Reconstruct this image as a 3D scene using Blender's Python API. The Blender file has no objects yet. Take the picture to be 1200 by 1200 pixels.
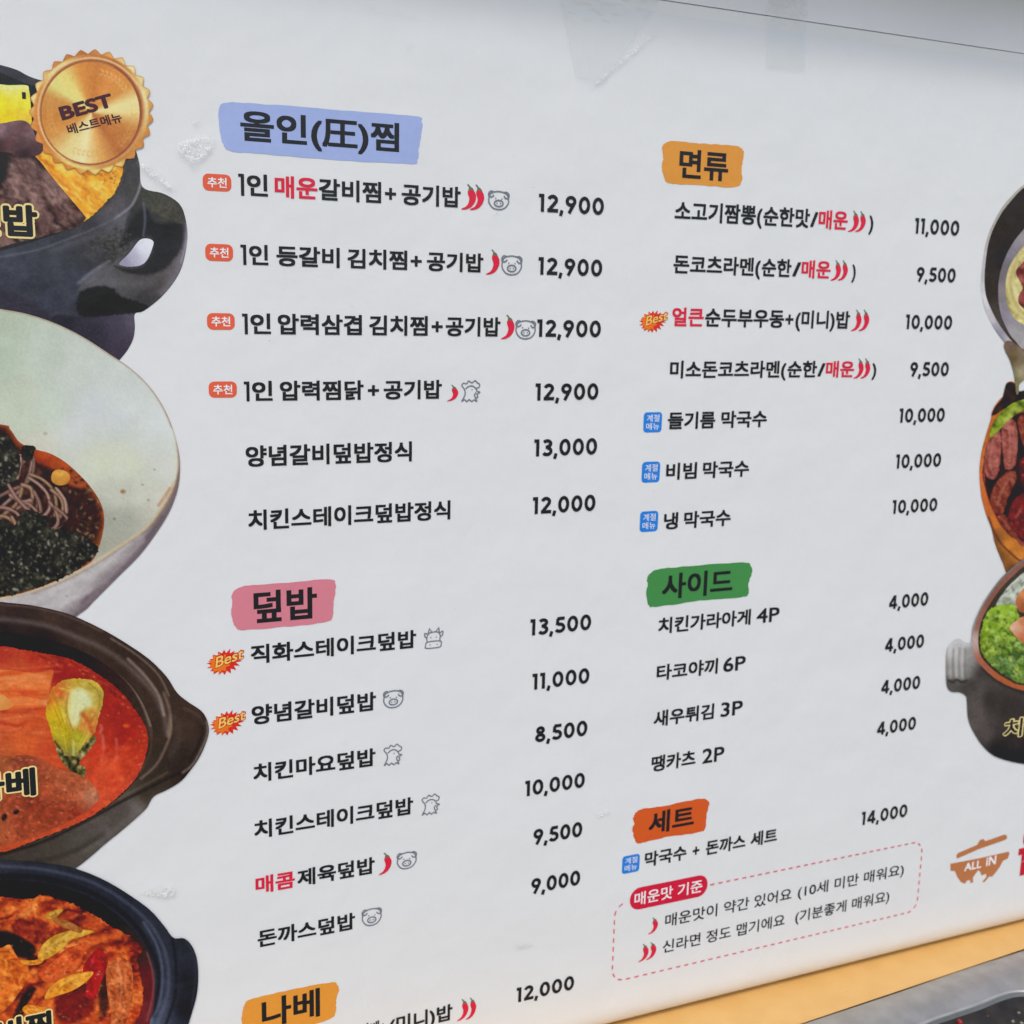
import bpy, math, random
import numpy as np
from mathutils import Matrix, Vector
random.seed(7)
scene = bpy.context.scene
COL = scene.collection

# ------------------------------------------------------------------ camera, world, sun, exposure
F = 1342.7                      # focal length in pixels of a 1200 px frame
DIST = 0.80                     # metres from the lens to the poster's plane
ZC = 1.45                       # lens height
ax, ay, az = 0.18113344, -0.40508717, 0.02259598
def _rot(a, b, c):
    cx, sx, cy, sy, cz, sz = math.cos(a), math.sin(a), math.cos(b), math.sin(b), math.cos(c), math.sin(c)
    Rx = np.array([[1,0,0],[0,cx,-sx],[0,sx,cx]]); Ry = np.array([[cy,0,sy],[0,1,0],[-sy,0,cy]]); Rz = np.array([[cz,-sz,0],[sz,cz,0],[0,0,1]])
    return Rz @ Rx @ Ry
R = _rot(ax, ay, az)
W2C = np.diag([1,-1,-1]) @ R @ np.array([[1,0,0],[0,0,-1],[0,1,0]])
cam_data = bpy.data.cameras.new('camera'); cam = bpy.data.objects.new('camera', cam_data); COL.objects.link(cam)
cam_data.sensor_width = 36; cam_data.lens = 36 * F / 1200; cam_data.clip_start = 0.02; cam_data.clip_end = 400
m = Matrix(W2C.T.tolist()).to_4x4(); m.translation = (0, -DIST, ZC); cam.matrix_world = m
cam_data.dof.use_dof = True; cam_data.dof.focus_distance = 0.76; cam_data.dof.aperture_fstop = 12.0
scene.camera = cam

world = bpy.data.worlds.new('World'); scene.world = world; world.use_nodes = True
nt = world.node_tree; bg = nt.nodes['Background']
sky = nt.nodes.new('ShaderNodeTexSky'); sky.sky_type = 'NISHITA'; sky.sun_disc = False
SUN_EL, SUN_AZ = 56.0, 205.0     # degrees; azimuth clockwise from +Y: the light comes from behind the camera
sky.sun_elevation = math.radians(SUN_EL); sky.sun_rotation = math.radians(SUN_AZ)
sky.air_density = 1.0; sky.dust_density = 3.0; sky.ozone_density = 1.0
nt.links.new(sky.outputs[0], bg.inputs[0]); bg.inputs[1].default_value = 0.12
sd = bpy.data.lights.new('sun', 'SUN'); sd.energy = 0.7; sd.angle = math.radians(10); sd.color = (1, .96, .90)
sun = bpy.data.objects.new('sun', sd); COL.objects.link(sun)
az_, el_ = math.radians(SUN_AZ), math.radians(SUN_EL)
to_sun = Vector((math.sin(az_)*math.cos(el_), math.cos(az_)*math.cos(el_), math.sin(el_)))
sun.rotation_euler = to_sun.to_track_quat('Z', 'Y').to_euler(); sun.location = to_sun*5
vs = scene.view_settings; vs.view_transform = 'Standard'; vs.look = 'None'; vs.gamma = 1; vs.use_curve_mapping = False
vs.exposure = 0.62

# ------------------------------------------------------------------ pixel <-> place
def ray(x, y):
    b = np.array([(x-600)/F, (y-600)/F, 1.0]) @ R
    return b
def B(x, y):                     # photo pixel -> (X, Z) on the poster's plane (metres)
    b = ray(x, y); return (DIST*b[0]/b[2], ZC - DIST*b[1]/b[2])
def Bn(P):                       # the same for an array of points
    P = np.asarray(P, float)
    d = np.stack([(P[:,0]-600)/F, (P[:,1]-600)/F, np.ones(len(P))], 1) @ R
    return np.stack([DIST*d[:,0]/d[:,2], ZC - DIST*d[:,1]/d[:,2]], 1)
def on_level(x, y, z):           # photo pixel -> point on a horizontal plane at height z
    b = ray(x, y); t = (ZC - z)/b[1]
    return Vector((b[0]*t, -DIST + b[2]*t, z))
def lin(c):
    c = np.asarray(c, float)/255.0
    return np.where(c <= .04045, c/12.92, ((c+.055)/1.055)**2.4)
def ink(c):                      # colour seen on the white sheet -> reflectance
    l = lin(c); return np.clip(l*1.13 - .010, .0015, .86)

# ------------------------------------------------------------------ materials
def mat_new(name):
    m = bpy.data.materials.new(name); m.use_nodes = True
    return m, m.node_tree, m.node_tree.nodes['Principled BSDF']
def film_bump(nt, bsdf, strength=1.0):
    """the clear film over the print: slow waves and a very fine pebble, shared by everything printed"""
    geo = nt.nodes.new('ShaderNodeNewGeometry')
    n1 = nt.nodes.new('ShaderNodeTexNoise'); n1.inputs['Scale'].default_value = 14; n1.inputs['Detail'].default_value = 3
    n2 = nt.nodes.new('ShaderNodeTexNoise'); n2.inputs['Scale'].default_value = 420; n2.inputs['Detail'].default_value = 2
    for n in (n1, n2): nt.links.new(geo.outputs['Position'], n.inputs['Vector'])
    b1 = nt.nodes.new('ShaderNodeBump'); b1.inputs['Strength'].default_value = .35*strength; b1.inputs['Distance'].default_value = .006
    b2 = nt.nodes.new('ShaderNodeBump'); b2.inputs['Strength'].default_value = .25*strength; b2.inputs['Distance'].default_value = .0003
    nt.links.new(n1.outputs[0], b1.inputs['Height']); nt.links.new(n2.outputs[0], b2.inputs['Height'])
    nt.links.new(b1.outputs[0], b2.inputs['Normal']); nt.links.new(b2.outputs[0], bsdf.inputs['Normal'])
    bsdf.inputs['Specular IOR Level'].default_value = .34; bsdf.inputs['Coat Weight'].default_value = .32; bsdf.inputs['Coat IOR'].default_value = 1.45
    n3 = nt.nodes.new('ShaderNodeTexNoise'); n3.inputs['Scale'].default_value = 5; n3.inputs['Detail'].default_value = 5; nt.links.new(geo.outputs['Position'], n3.inputs['Vector'])
    mr = nt.nodes.new('ShaderNodeMapRange'); mr.inputs['From Min'].default_value = .35; mr.inputs['From Max'].default_value = .65; mr.inputs['To Min'].default_value = .20; mr.inputs['To Max'].default_value = .36
    nt.links.new(n3.outputs[0], mr.inputs['Value']); nt.links.new(mr.outputs[0], bsdf.inputs['Coat Roughness'])
    if 'Coat Normal' in bsdf.inputs: nt.links.new(b2.outputs[0], bsdf.inputs['Coat Normal'])
def print_mat(name, rgb, vary=.03):
    m, nt, b = mat_new(name)
    c = rgb if max(rgb) <= 1 else ink(rgb)
    geo = nt.nodes.new('ShaderNodeNewGeometry'); n = nt.nodes.new('ShaderNodeTexNoise'); n.inputs['Scale'].default_value = 230; n.inputs['Detail'].default_value = 4
    nt.links.new(geo.outputs['Position'], n.inputs['Vector'])
    mx = nt.nodes.new('ShaderNodeMix'); mx.data_type = 'RGBA'
    mx.inputs['A'].default_value = (*[float(v)*(1-vary) for v in c], 1); mx.inputs['B'].default_value = (*[min(.9, float(v)*(1+vary)) for v in c], 1)
    nt.links.new(n.outputs[0], mx.inputs['Factor']); nt.links.new(mx.outputs['Result'], b.inputs['Base Color'])
    b.inputs['Roughness'].default_value = .34; b.inputs['IOR'].default_value = 1.48
    film_bump(nt, b)
    return m
_m = {}
def PM(name, rgb, **k):
    if name not in _m: _m[name] = print_mat(name, rgb, **k)
    return _m[name]
M_BLACK = PM('black_ink', (.0065, .007, .0085)); M_RED = PM('red_ink', (208, 36, 62)); M_WHITE = PM('white_ink', (236, 236, 240))
M_SHEET = PM('white_sheet', (.748, .762, .742), vary=.012)
pm, pnt, pb = mat_new('printed_photo')
at = pnt.nodes.new('ShaderNodeAttribute'); at.attribute_name = 'ink'
pnt.links.new(at.outputs['Color'], pb.inputs['Base Color']); pb.inputs['Roughness'].default_value = .34; pb.inputs['IOR'].default_value = 1.48
film_bump(pnt, pb)
M_PHOTO = pm

# ------------------------------------------------------------------ object helpers
def tag(o, label=None, cat=None, group=None, kind=None):
    for k, v in (('label', label), ('category', cat), ('group', group), ('kind', kind)):
        if v: o[k] = v
    return o
def mesh_obj(name, me, mat, parent=None):
    o = bpy.data.objects.new(name, me); COL.objects.link(o)
    if mat and not me.materials: me.materials.append(mat)
    if parent: o.parent = parent
    return o
LAY = 0.00006
def flat(name, polys, mat, parent, layer):
    """flat printed shape(s): polys are lists of (X, Z) points"""
    me = bpy.data.meshes.new(name); vs_, fs = [], []
    for k, p in enumerate(polys):
        i = len(vs_); vs_ += [(a, -LAY*layer - k*LAY*.02, b) for a, b in p]
        area = sum(p[j][0]*p[(j+1) % len(p)][1] - p[(j+1) % len(p)][0]*p[j][1] for j in range(len(p)))
        r = list(range(i, i+len(p)))
        fs.append(r if area > 0 else r[::-1])
    me.from_pydata(vs_, [], fs); me.update()
    o = mesh_obj(name, me, mat, parent)
    rebase(o); return o
def rebase(o):
    """put the origin at the shape's own middle; parent's origin is taken off"""
    me = o.data; n = len(me.vertices); co = np.empty(n*3); me.vertices.foreach_get('co', co); co = co.reshape(-1, 3)
    c = (co.min(0)+co.max(0))/2; co -= c; me.vertices.foreach_set('co', co.ravel()); me.update()
    p = Vector((0, 0, 0)); q = o.parent
    while q: p += Vector(q.location); q = q.parent
    o.location = Vector(c) - p
def ribbon(pts, w, closed=False):
    """a stroke of width w (X,Z units) as quads"""
    P = [np.array(p, float) for p in pts]; n = len(P); L, Rr = [], []
    for i in range(n):
        a = P[(i-1) % n] if (closed or i > 0) else P[i]; b = P[(i+1) % n] if (closed or i < n-1) else P[i]
        t = b-a; t /= (np.linalg.norm(t)+1e-12); nn = np.array([-t[1], t[0]])
        k = 1.0
        if closed or 0 < i < n-1:
            t1 = P[i]-a; t1 /= (np.linalg.norm(t1)+1e-12); k = 1/max(.5, abs(nn @ np.array([-t1[1], t1[0]])))
        L.append(P[i]+nn*w/2*k); Rr.append(P[i]-nn*w/2*k)
    out = []
    for i in range(n if closed else n-1):
        j = (i+1) % n; out.append([tuple(L[i]), tuple(Rr[i]), tuple(Rr[j]), tuple(L[j])])
    return out
def spline(pts, closed=True, k=6):
    P = [np.array(p, float) for p in pts]; n = len(P); out = []
    for i in range(n if closed else n-1):
        p0 = P[(i-1) % n] if (closed or i > 0) else P[i]; p1 = P[i]; p2 = P[(i+1) % n]; p3 = P[(i+2) % n] if (closed or i+2 < n) else p2
        for s in range(k):
            t = s/k
            out.append(tuple(.5*((2*p1)+(-p0+p2)*t+(2*p0-5*p1+4*p2-p3)*t*t+(-p0+3*p1-3*p2+p3)*t**3)))
    if not closed: out.append(tuple(P[-1]))
    return out
def arc(cx, cy, rx, ry, a0, a1, n=16):
    return [(cx+rx*math.cos(math.radians(a0+(a1-a0)*i/n)), cy+ry*math.sin(math.radians(a0+(a1-a0)*i/n))) for i in range(n+1)]

# ------------------------------------------------------------------ lettering
_tc = {}
def glyphs(s, off=.027):
    if (s, off) in _tc: return _tc[(s, off)]
    cu = bpy.data.curves.new('lettering', 'FONT'); cu.body = s; cu.resolution_u = 4; cu.fill_mode = 'FRONT'
    o = bpy.data.objects.new('lettering', cu); COL.objects.link(o)
    dg = bpy.context.evaluated_depsgraph_get(); dg.update()
    me = bpy.data.meshes.new_from_object(o.evaluated_get(dg))
    V = np.array([v.co[:2] for v in me.vertices]); Fc = [list(p.vertices) for p in me.polygons]
    bpy.data.objects.remove(o); bpy.data.curves.remove(cu); bpy.data.meshes.remove(me)
    D = np.zeros(len(V))
    if off:                      # heavier weight: the outline thickened by square pen offsets, each a hair above the last
        n = len(V); sh = [(-off, -off), (off, -off), (off, off), (-off, off)]
        if off > .028: sh += [(0, -off), (0, off), (-off, 0), (off, 0), (0, 0)]
        if off > .040: sh = [(r_*off*math.cos(a), r_*off*math.sin(a)) for r_, n_ in ((1, 16), (.5, 8)) for a in [k/n_*2*math.pi for k in range(n_)]]+[(0, 0)]
        F0 = Fc; Fc = []; Vs = []; Ds = []
        for k, (dx, dy) in enumerate(sh):
            Vs.append(V+np.array([dx, dy])); Ds.append(np.full(n, k*.00004/len(sh))); Fc += [[i+k*n for i in f] for f in F0]
        V = np.concatenate(Vs); D = np.concatenate(Ds)
    _tc[(s, off)] = (V, Fc, V.min(0), V.max(0), D); return _tc[(s, off)]
def letters(name, s, x0, x1, zb, h, mat, parent, layer, off=.027, ref='갈비찜', shear=0.0, slope=0.0, hard=False):
    """string s between X x0..x1, glyph bottoms at zb, Hangul height h"""
    V, Fc, lo, hi, D = glyphs(s, off); _, _, rlo, rhi, _ = glyphs(ref, off)
    sy = h/(rhi[1]-rlo[1])
    if hard: sy = h/(hi[1]-lo[1]); rlo = lo
    X = x0 + (V[:,0]-lo[0])/(hi[0]-lo[0])*(x1-x0); Z = zb + (V[:,1]-rlo[1])*sy
    X = X + (Z-zb)*shear; Z = Z + (X-x0)*slope
    me = bpy.data.meshes.new(name)
    me.from_pydata([(a, -LAY*layer-d, b) for a, b, d in zip(X, Z, D)], [], Fc); me.update()
    if me.polygons and me.polygons[0].normal.y > 0: me.flip_normals()
    o = mesh_obj(name, me, mat, parent); rebase(o); return o

SW = .21
def digit(ch):
    h = SW/2
    if ch == '0': return .66, [(arc(.33, .5, .33-h, .5-h, 0, 360, 28)[:-1], True)]
    if ch == '1': return .34, [([(.30-h, 0), (.30-h, 1)], False), ([(0, 1-h*.9), (.30-.02, 1-h*.9)], False)]
    if ch == '2': return .62, [(arc(.30, .70, .30-h, .30-h, 168, -38, 14)+[(.12, h+.02)], False), ([(.03, h), (.60, h)], False)]
    if ch == '3': return .60, [(arc(.28, .735, .20, .27-h, 150, -80, 12), False), (arc(.28, .29, .22, .30-h, 82, -150, 14), False), ([(.2, .53), (.34, .53)], False)]
    if ch == '4': return .68, [([(.46, 0), (.46, .98)], False), ([(.44, .95), (.08, .31)], False), ([(.03, .275), (.66, .275)], False)]
    if ch == '5': return .60, [([(.14, 1-h), (.55, 1-h)], False), ([(.175, 1-h), (.14, .50)], False), (arc(.28, .325, .235, .325-h, 118, -150, 16), False)]
    if ch == '6': return .62, [(arc(.31, .32, .31-h, .32-h, 0, 360, 22)[:-1], True), ([(.13, .42), (.40, 1)], False)]
    if ch == '8': return .62, [(arc(.31, .745, .235-h*.7, .255-h, 0, 360, 18)[:-1], True), (arc(.31, .28, .31-h, .28-h, 0, 360, 22)[:-1], True)]
    if ch == '9': return .62, [(arc(.31, .68, .31-h, .32-h, 0, 360, 22)[:-1], True), ([(.50, .60), (.22, 0)], False)]
    if ch == ',': return .17, [([(.02, -.17), (.10, .15)], False)]
def number(s, xl, yl, xr, yr, hpx, layer=6):
    parent = poster
    adv, x = [], 0
    for ch in s:
        w, st = digit(ch); adv.append((x, st)); x += w+.085
    tot = x-.085
    a, b = B(xl, yl), B(xr, yr); top = B(xl, yl-hpx); hh = top[1]-a[1]; sx = (b[0]-a[0])/tot; zb = (a[1]+b[1])/2
    polys = []
    for ox, st in adv:
        for pts, cl in st:
            # strokes keep an even pen width
            P = [(a[0]+(ox+p)*sx, zb+q*hh) for p, q in pts]
            polys += ribbon(P, SW*hh*.98, cl)
    return flat('price', polys, M_BLACK, parent, layer)

# ------------------------------------------------------------------ the poster
BASE = B(600, 1215)
def empty(name, loc):
    o = bpy.data.objects.new(name, None); o.location = loc; o.empty_display_size = .05; COL.objects.link(o); return o
poster = empty('menu_poster', (BASE[0], 0, BASE[1]))
tag(poster, 'large white laminated restaurant menu poster with Korean dish names, prices and food photos', 'menu poster')

zt0 = np.mean([B(800, 20.7)[1], B(933, 36.7)[1], B(1067, 56.7)[1], B(1200, 71.7)[1]])   # upper edge of the print
zb0 = np.mean([B(767, 1200)[1], B(900, 1163.75)[1], B(990, 1138.75)[1], B(1200, 1083.75)[1]])  # lower edge of the sheet
XL, XR = B(-260, 600)[0], B(1460, 600)[0]
CURL = .027
def sheet():
    """white sheet that curls back along its lower edge"""
    nx = 90; prof = []
    for z in np.linspace(zt0, zb0+CURL, 40): prof.append((0.0, z))
    y_, z_ = 0.0, zb0+CURL; n_ = 24; dl = CURL*1.25/n_
    for i in range(1, n_+1):
        a = math.radians(84)*(i/n_)**1.9; y_ += dl*math.sin(a); z_ -= dl*math.cos(a); prof.append((y_, z_))
    vs_, fs = [], []
    for i in range(nx+1):
        x = XL+(XR-XL)*i/nx
        for y, z in prof: vs_.append((x, y, z))
    n = len(prof)
    for i in range(nx):
        for j in range(n-1): fs.append((i*n+j, i*n+j+1, (i+1)*n+j+1, (i+1)*n+j))
    me = bpy.data.meshes.new('sheet'); me.from_pydata(vs_, [], fs); me.update()
    for p in me.polygons: p.use_smooth = True
    o = mesh_obj('sheet', me, M_SHEET, poster); rebase(o); return o
sheet()

# ---------- headings: brushed colour patches
def brush(name, pts, rgb, label, seed):
    rr = random.Random(seed); P = spline(pts, True, 7); out = []
    for i, p in enumerate(P):
        q = P[(i+1) % len(P)]; dx, dy = q[0]-p[0], q[1]-p[1]; l = math.hypot(dx, dy)+1e-9
        j = rr.uniform(-.5, .5)
        out.append(B(p[0]+dy/l*j, p[1]-dx/l*j))
    o = flat(name, [out], PM('brush_%s' % seed, rgb, vary=.05), poster, 3); o['label'] = label; return o
def heading(patch, s, xl, yl, xr, yr, hpx, off=.026, slope_fix=True):
    a, b, t = B(xl, yl), B(xr, yr), B(xl, yl-hpx)
    return letters('heading_text', s, a[0], b[0], (a[1]+b[1])/2, t[1]-a[1], M_BLACK, patch, 5, off=off, hard=True)
p = brush('heading_patch', [(257,126),(268,120),(300,121.5),(400,129),(485,136),(494,143),(494,156),(491,172),(489,188),(480,192),(400,188),(300,180),(270,177),(261,168),(257,150)], (152,168,210), 'pale blue brushed patch behind the first heading', 11)
heading(p, '올인(圧)찜', 282, 172, 467.5, 183, 42)
p = brush('heading_patch', [(776,172),(786,165.5),(820,168),(862,171),(871,177),(871,186),(869,197),(869,212),(860,219.5),(820,217),(785,215),(778,208),(775.5,194),(777,186)], (212,144,58), 'orange brushed patch behind the upper right heading', 12)
heading(p, '면류', 795, 210, 852.5, 212, 35)
p = brush('heading_patch', [(272,696),(284,687),(320,684),(384,679),(393,685),(393,692),(391,705),(390,722),(382,729),(340,734),(290,738),(277,736),(271,720),(272,707)], (204,122,134), 'pink brushed patch', 13)
heading(p, '덮밥', 297.5, 730, 371.5, 724.5, 37.5)
p = brush('heading_patch', [(758,678),(768,668),(800,664),(870,659),(880,664),(881,672),(877,684),(877,696),(868,700),(820,704),(770,711),(760,709),(757,694),(759,686)], (66,134,70), 'green brushed patch', 14)
heading(p, '사이드', 775, 702, 857.5, 696, 30)
p = brush('heading_patch', [(742,958),(750,949),(780,944),(820,936),(829,938),(831,943),(828,954),(827,968),(820,975),(780,981),(750,988),(744,984),(741,972),(743,965)], (202,86,34), 'dark orange brushed patch', 15)
heading(p, '세트', 759.5, 976.5, 812.5, 970.5, 26)
p = brush('heading_patch', [(286,1178),(296,1170),(340,1160),(388,1151),(395,1154),(397,1160),(394,1172),(393,1186),(385,1195),(340,1208),(295,1218),(286,1214),(283,1196)], (216,144,54), 'orange brushed patch at the bottom edge', 16)
heading(p, '나베', 307, 1205, 375, 1191, 34)

# ---------- icons
def box_of(x0, y0, x1, y1):      # icon's pixel box -> left, bottom, width, height on the sheet
    xm, ym = (x0+x1)/2, (y0+y1)/2
    l, r, t, b = B(x0, ym), B(x1, ym), B(xm, y0), B(xm, y1)
    return l[0], b[1], r[0]-l[0], t[1]-b[1]
M_LINE = PM('grey_line_ink', (112, 116, 124)); M_STEM = PM('chili_stem_ink', (88, 112, 84)); M_BURST = PM('burst_red_ink', (206, 46, 30)); M_BURST2 = PM('burst_orange_ink', (226, 112, 36))
M_YEL = PM('warm_yellow_ink', (255, 190, 92)); M_BLUE = PM('blue_badge_ink', (36, 122, 205)); M_ORB = PM('orange_badge_ink', (216, 92, 62)); M_DRED = PM('dark_red_ink', (186, 20, 44))
M_PILL = PM('crimson_pill_ink', (198, 30, 58)); M_BROWN = PM('brown_logo_ink', (178, 112, 66)); M_DASH = PM('dashed_red_ink', (212, 92, 106)); M_CREAM = PM('cream_outline_ink', (226, 206, 138)); M_MAROON = PM('maroon_ink', (.055, .004, .014))
def chili(x0, y0, x1, y1):
    l, b, w, h = box_of(x0, y0, x1, y1)
    body = spline([(.42,.74),(.55,.79),(.80,.77),(.96,.62),(.98,.45),(.86,.26),(.62,.10),(.30,.015),(.0,.0),(.04,.05),(.30,.13),(.46,.27),(.52,.45),(.42,.62)], True, 4)
    o = flat('chili_icon', [[(l+p*w, b+q*h) for p, q in body]], M_RED, poster, 5)
    st = [(.42,.72),(.62,.80),(.86,.74),(.74,.86),(.60,.90),(.46,1.0),(.34,1.0),(.50,.88)]
    flat('stem', [[(l+p*w, b+q*h) for p, q in st]], M_STEM, o, 6)
def pig(x0, y0, x1, y1):
    l, b, w, h = box_of(x0, y0, x1, y1); f = lambda P: [(l+p*w, b+q*h) for p, q in P]; t = w*.062
    polys = ribbon(f(spline([(.5,.02),(.78,.1),(.96,.36),(.96,.62),(.86,.86),(.5,.96),(.14,.86),(.04,.62),(.04,.36),(.22,.1)], True, 4)), t, True)
    polys += ribbon(f(spline([(.26,.92),(.12,.96),(.02,.84),(.03,.70),(.16,.66),(.28,.76)], False, 4)), t)
    polys += ribbon(f(spline([(.74,.92),(.86,.94),(.98,.84),(.97,.66),(.84,.62),(.74,.74)], False, 4)), t)
    polys += ribbon(f(arc(.5, .34, .21, .16, 0, 360, 18)[:-1]), t, True)
    for cx, cy in ((.42,.34),(.58,.34),(.35,.6),(.65,.58)): polys.append(f(arc(cx, cy, .035, .035, 0, 360, 8)[:-1]))
    flat('pig_icon', polys, M_LINE, poster, 5)
def chicken(x0, y0, x1, y1):
    l, b, w, h = box_of(x0, y0, x1, y1); f = lambda P: [(l+p*w, b+q*h) for p, q in P]; t = w*.06
    polys = ribbon(f(spline([(.12,.66),(.02,.78),(.10,.88),(.28,.86),(.38,.98),(.56,.90),(.72,1.0),(.84,.90),(.97,.82),(.93,.68),(.80,.66)], False, 4)), t)
    polys += ribbon(f(spline([(.12,.66),(.20,.50),(.18,.30),(.02,.03)], False, 4)), t)
    polys += ribbon(f([(.02,.03),(.18,.12),(.30,.02),(.42,.12),(.56,.02),(.68,.10),(.84,.02)]), t)
    polys += ribbon(f(spline([(.22,.62),(.40,.74),(.62,.74),(.78,.62),(.84,.50),(.98,.46),(.84,.36),(.88,.22),(.76,.20),(.70,.34),(.80,.44)], False, 4)), t)
    polys += ribbon(f([(.72,.26),(.84,.02)]), t)
    polys.append(f(arc(.56, .58, .03, .03, 0, 360, 8)[:-1]))
    flat('chicken_icon', polys, M_LINE, poster, 5)
def cow(x0, y0, x1, y1):
    l, b, w, h = box_of(x0, y0, x1, y1); f = lambda P: [(l+p*w, b+q*h) for p, q in P]; t = w*.06
    polys = ribbon(f(spline([(.10,.03),(.80,.03),(.90,.16),(.84,.33),(.16,.33),(.06,.18)], True, 4)), t, True)
    polys += ribbon(f(spline([(.14,.34),(.12,.56),(.22,.74),(.48,.80),(.74,.76),(.84,.60),(.82,.34)], False, 4)), t)
    polys += ribbon(f([(.18,.74),(.26,.98),(.38,.80)]), t) + ribbon(f([(.60,.80),(.76,.98),(.80,.72)]), t)
    polys += ribbon(f(spline([(.14,.72),(.0,.76),(.02,.60),(.12,.54)], False, 4)), t) + ribbon(f(spline([(.82,.72),(.98,.80),(.97,.62),(.85,.54)], False, 4)), t)
    for cx, cy in ((.33,.54),(.63,.54),(.3,.18),(.68,.18)): polys.append(f(arc(cx, cy, .03, .035, 0, 360, 8)[:-1]))
    flat('cow_icon', polys, M_LINE, poster, 5)
def rrect(l, b, w, h, r, n=5):
    P = []
    for cx, cy, a in ((l+w-r, b+r, -90), (l+w-r, b+h-r, 0), (l+r, b+h-r, 90), (l+r, b+r, 180)): P += arc(cx, cy, r, r, a, a+90, n)
    return P
def rec_badge(x0, y0, x1, y1):
    l, b, w, h = box_of(x0, y0, x1, y1); o = flat('recommended_badge', [rrect(l, b, w, h, h*.34)], M_ORB, poster, 3)
    letters('badge_text', '추천', l+w*.16, l+w*.84, b+h*.2, h*.6, M_WHITE, o, 5, off=.018, hard=True)
def season_badge(x0, y0, x1, y1):
    l, b, w, h = box_of(x0, y0, x1, y1); o = flat('season_badge', [rrect(l, b, w, h, h*.18)], M_BLUE, poster, 3)
    letters('badge_text', '계절', l+w*.17, l+w*.86, b+h*.53, h*.35, M_WHITE, o, 5, off=.004, hard=True)
    letters('badge_text', '메뉴', l+w*.15, l+w*.86, b+h*.13, h*.34, M_WHITE, o, 5, off=.004, hard=True)
def best_burst(x0, y0, x1, y1):
    l, b, w, h = box_of(x0, y0, x1, y1); rr = random.Random(3); P = []
    for i in range(36):
        a = i/36*2*math.pi; r = (1.0 if i % 2 else .70)*rr.uniform(.92, 1.02)
        P.append((l+w*(.46+.47*r*math.cos(a)), b+h*(.46+.50*r*math.sin(a)+.07*math.cos(a))))
    o = flat('best_burst', [P], M_BURST, poster, 3)
    Q = [(l+w*(.33+.30*(1 if i % 2 else .66)*math.cos(i/20*2*math.pi)), b+h*(.44+.40*(1 if i % 2 else .72)*math.sin(i/20*2*math.pi))) for i in range(20)]
    flat('burst_glow', [Q], M_BURST2, o, 4)
    letters('badge_text', 'Best', l+w*.20, l+w*.97, b+h*.24, h*.46, M_DRED, o, 5, off=.07, hard=True, shear=.12, slope=.27)
    letters('badge_text', 'Best', l+w*.22, l+w*.95, b+h*.27, h*.40, M_YEL, o, 6, off=.012, hard=True, shear=.12, slope=.27)

# ---------- menu rows
def row(xl, yl, xr, yr, hpx, runs, off=.027, mat=None):
    a, b, t = B(xl, yl), B(xr, yr), B(xl, yl-hpx); zb = (a[1]+b[1])/2; h = t[1]-a[1]; first = None
    # size of the whole line from its left end; the line's parts hang under its first run
    for k, (s, x0, x1, c) in enumerate(runs):
        yy0 = yl+(yr-yl)*(x0-xl)/(xr-xl); yy1 = yl+(yr-yl)*(x1-xl)/(xr-xl)
        mt = {'k': M_BLACK, 'r': M_RED, 'w': M_WHITE}[c]
        nm = 'item_name' if c != 'r' else 'spicy_word'
        if s == '1':
            u0, u1 = B(x0, yy0)[0], B(x1, yy1)[0]; hh = h*.97; pw = h*.15; zc_ = zb+h*.0
            flat('item_name', ribbon([(u1-pw/2, zc_), (u1-pw/2, zc_+hh)], pw)+ribbon([(u0, zc_+hh-pw*.45), (u1-pw*.3, zc_+hh-pw*.45)], pw*.9), mt, poster, 5); continue
        if s[-1] == 'P': letters(nm, s, B(x0, yy0)[0], B(x1, yy1)[0], zb+h*.03, h*.93, mt, poster, 5.2, off=.016, hard=True); continue
        o = letters(nm, s, B(x0, yy0)[0], B(x1, yy1)[0], zb, h, mat or mt, poster, 5+.2*k, off=(.013 if s in ('4P', '6P', '3P', '2P') else off))
        if c == 'r': o['label'] = 'red printed word'
rec_badge(237.5,204,271,224); rec_badge(240.5,286,273,306); rec_badge(242.5,367,275,386.5); rec_badge(244.5,447,277.5,466)
row(279.5,230,539.5,243,26.5,[('1',279.5,286.3,'k'),('인',289.5,314,'k'),('매운',322,372,'r'),('갈비찜',373.5,446.5,'k'),('+',451,464,'k'),('공기밥',470.5,539.5,'k')])
chili(541,216,558,246); chili(551,216.5,567.5,246.5); pig(572,223.5,596.5,246)
number('12,900',631,248,707.5,252.3,21)
row(282,309.5,566,320.5,24.5,[('1',282,288.7,'k'),('인',292,314.5,'k'),('등갈비',324,398,'k'),('김치찜',407,477,'k'),('+',481,494,'k'),('공기밥',500,566,'k')])
chili(570,292.5,585.5,322); pig(587.5,299,611.5,322.5)
number('12,900',630.5,321.5,705.5,324.5,20.5)
row(284,391.3,586,395,25,[('1',284,290.5,'k'),('인',293.5,317.5,'k'),('압력삼겹',325.5,424,'k'),('김치찜',432.5,501,'k'),('+',505.5,518.5,'k'),('공기밥',522,586,'k')])
chili(587.5,369,603,397.5); pig(604,375,627.5,397.5)
number('12,900',629,394.5,704,395.5,20.3)
row(286,469,517.5,468.7,24,[('1',286,292.5,'k'),('인',295.5,319.5,'k'),('압력찜닭',328,426,'k'),('+',431,444,'k'),('공기밥',449.5,517.5,'k')])
chili(524,451,537,470); chicken(540.5,446,562.5,471)
number('12,900',627,469,701,468.8,20)
row(288,547,482.5,541,25,[('양념갈비덮밥정식',288,482.5,'k')]); number('13,000',625.5,535,699.5,532.5,20)
row(291,621.3,527.5,609,24,[('치킨스테이크덮밥정식',291,527.5,'k')]); number('12,000',624,602,697.5,599,19.8)
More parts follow.
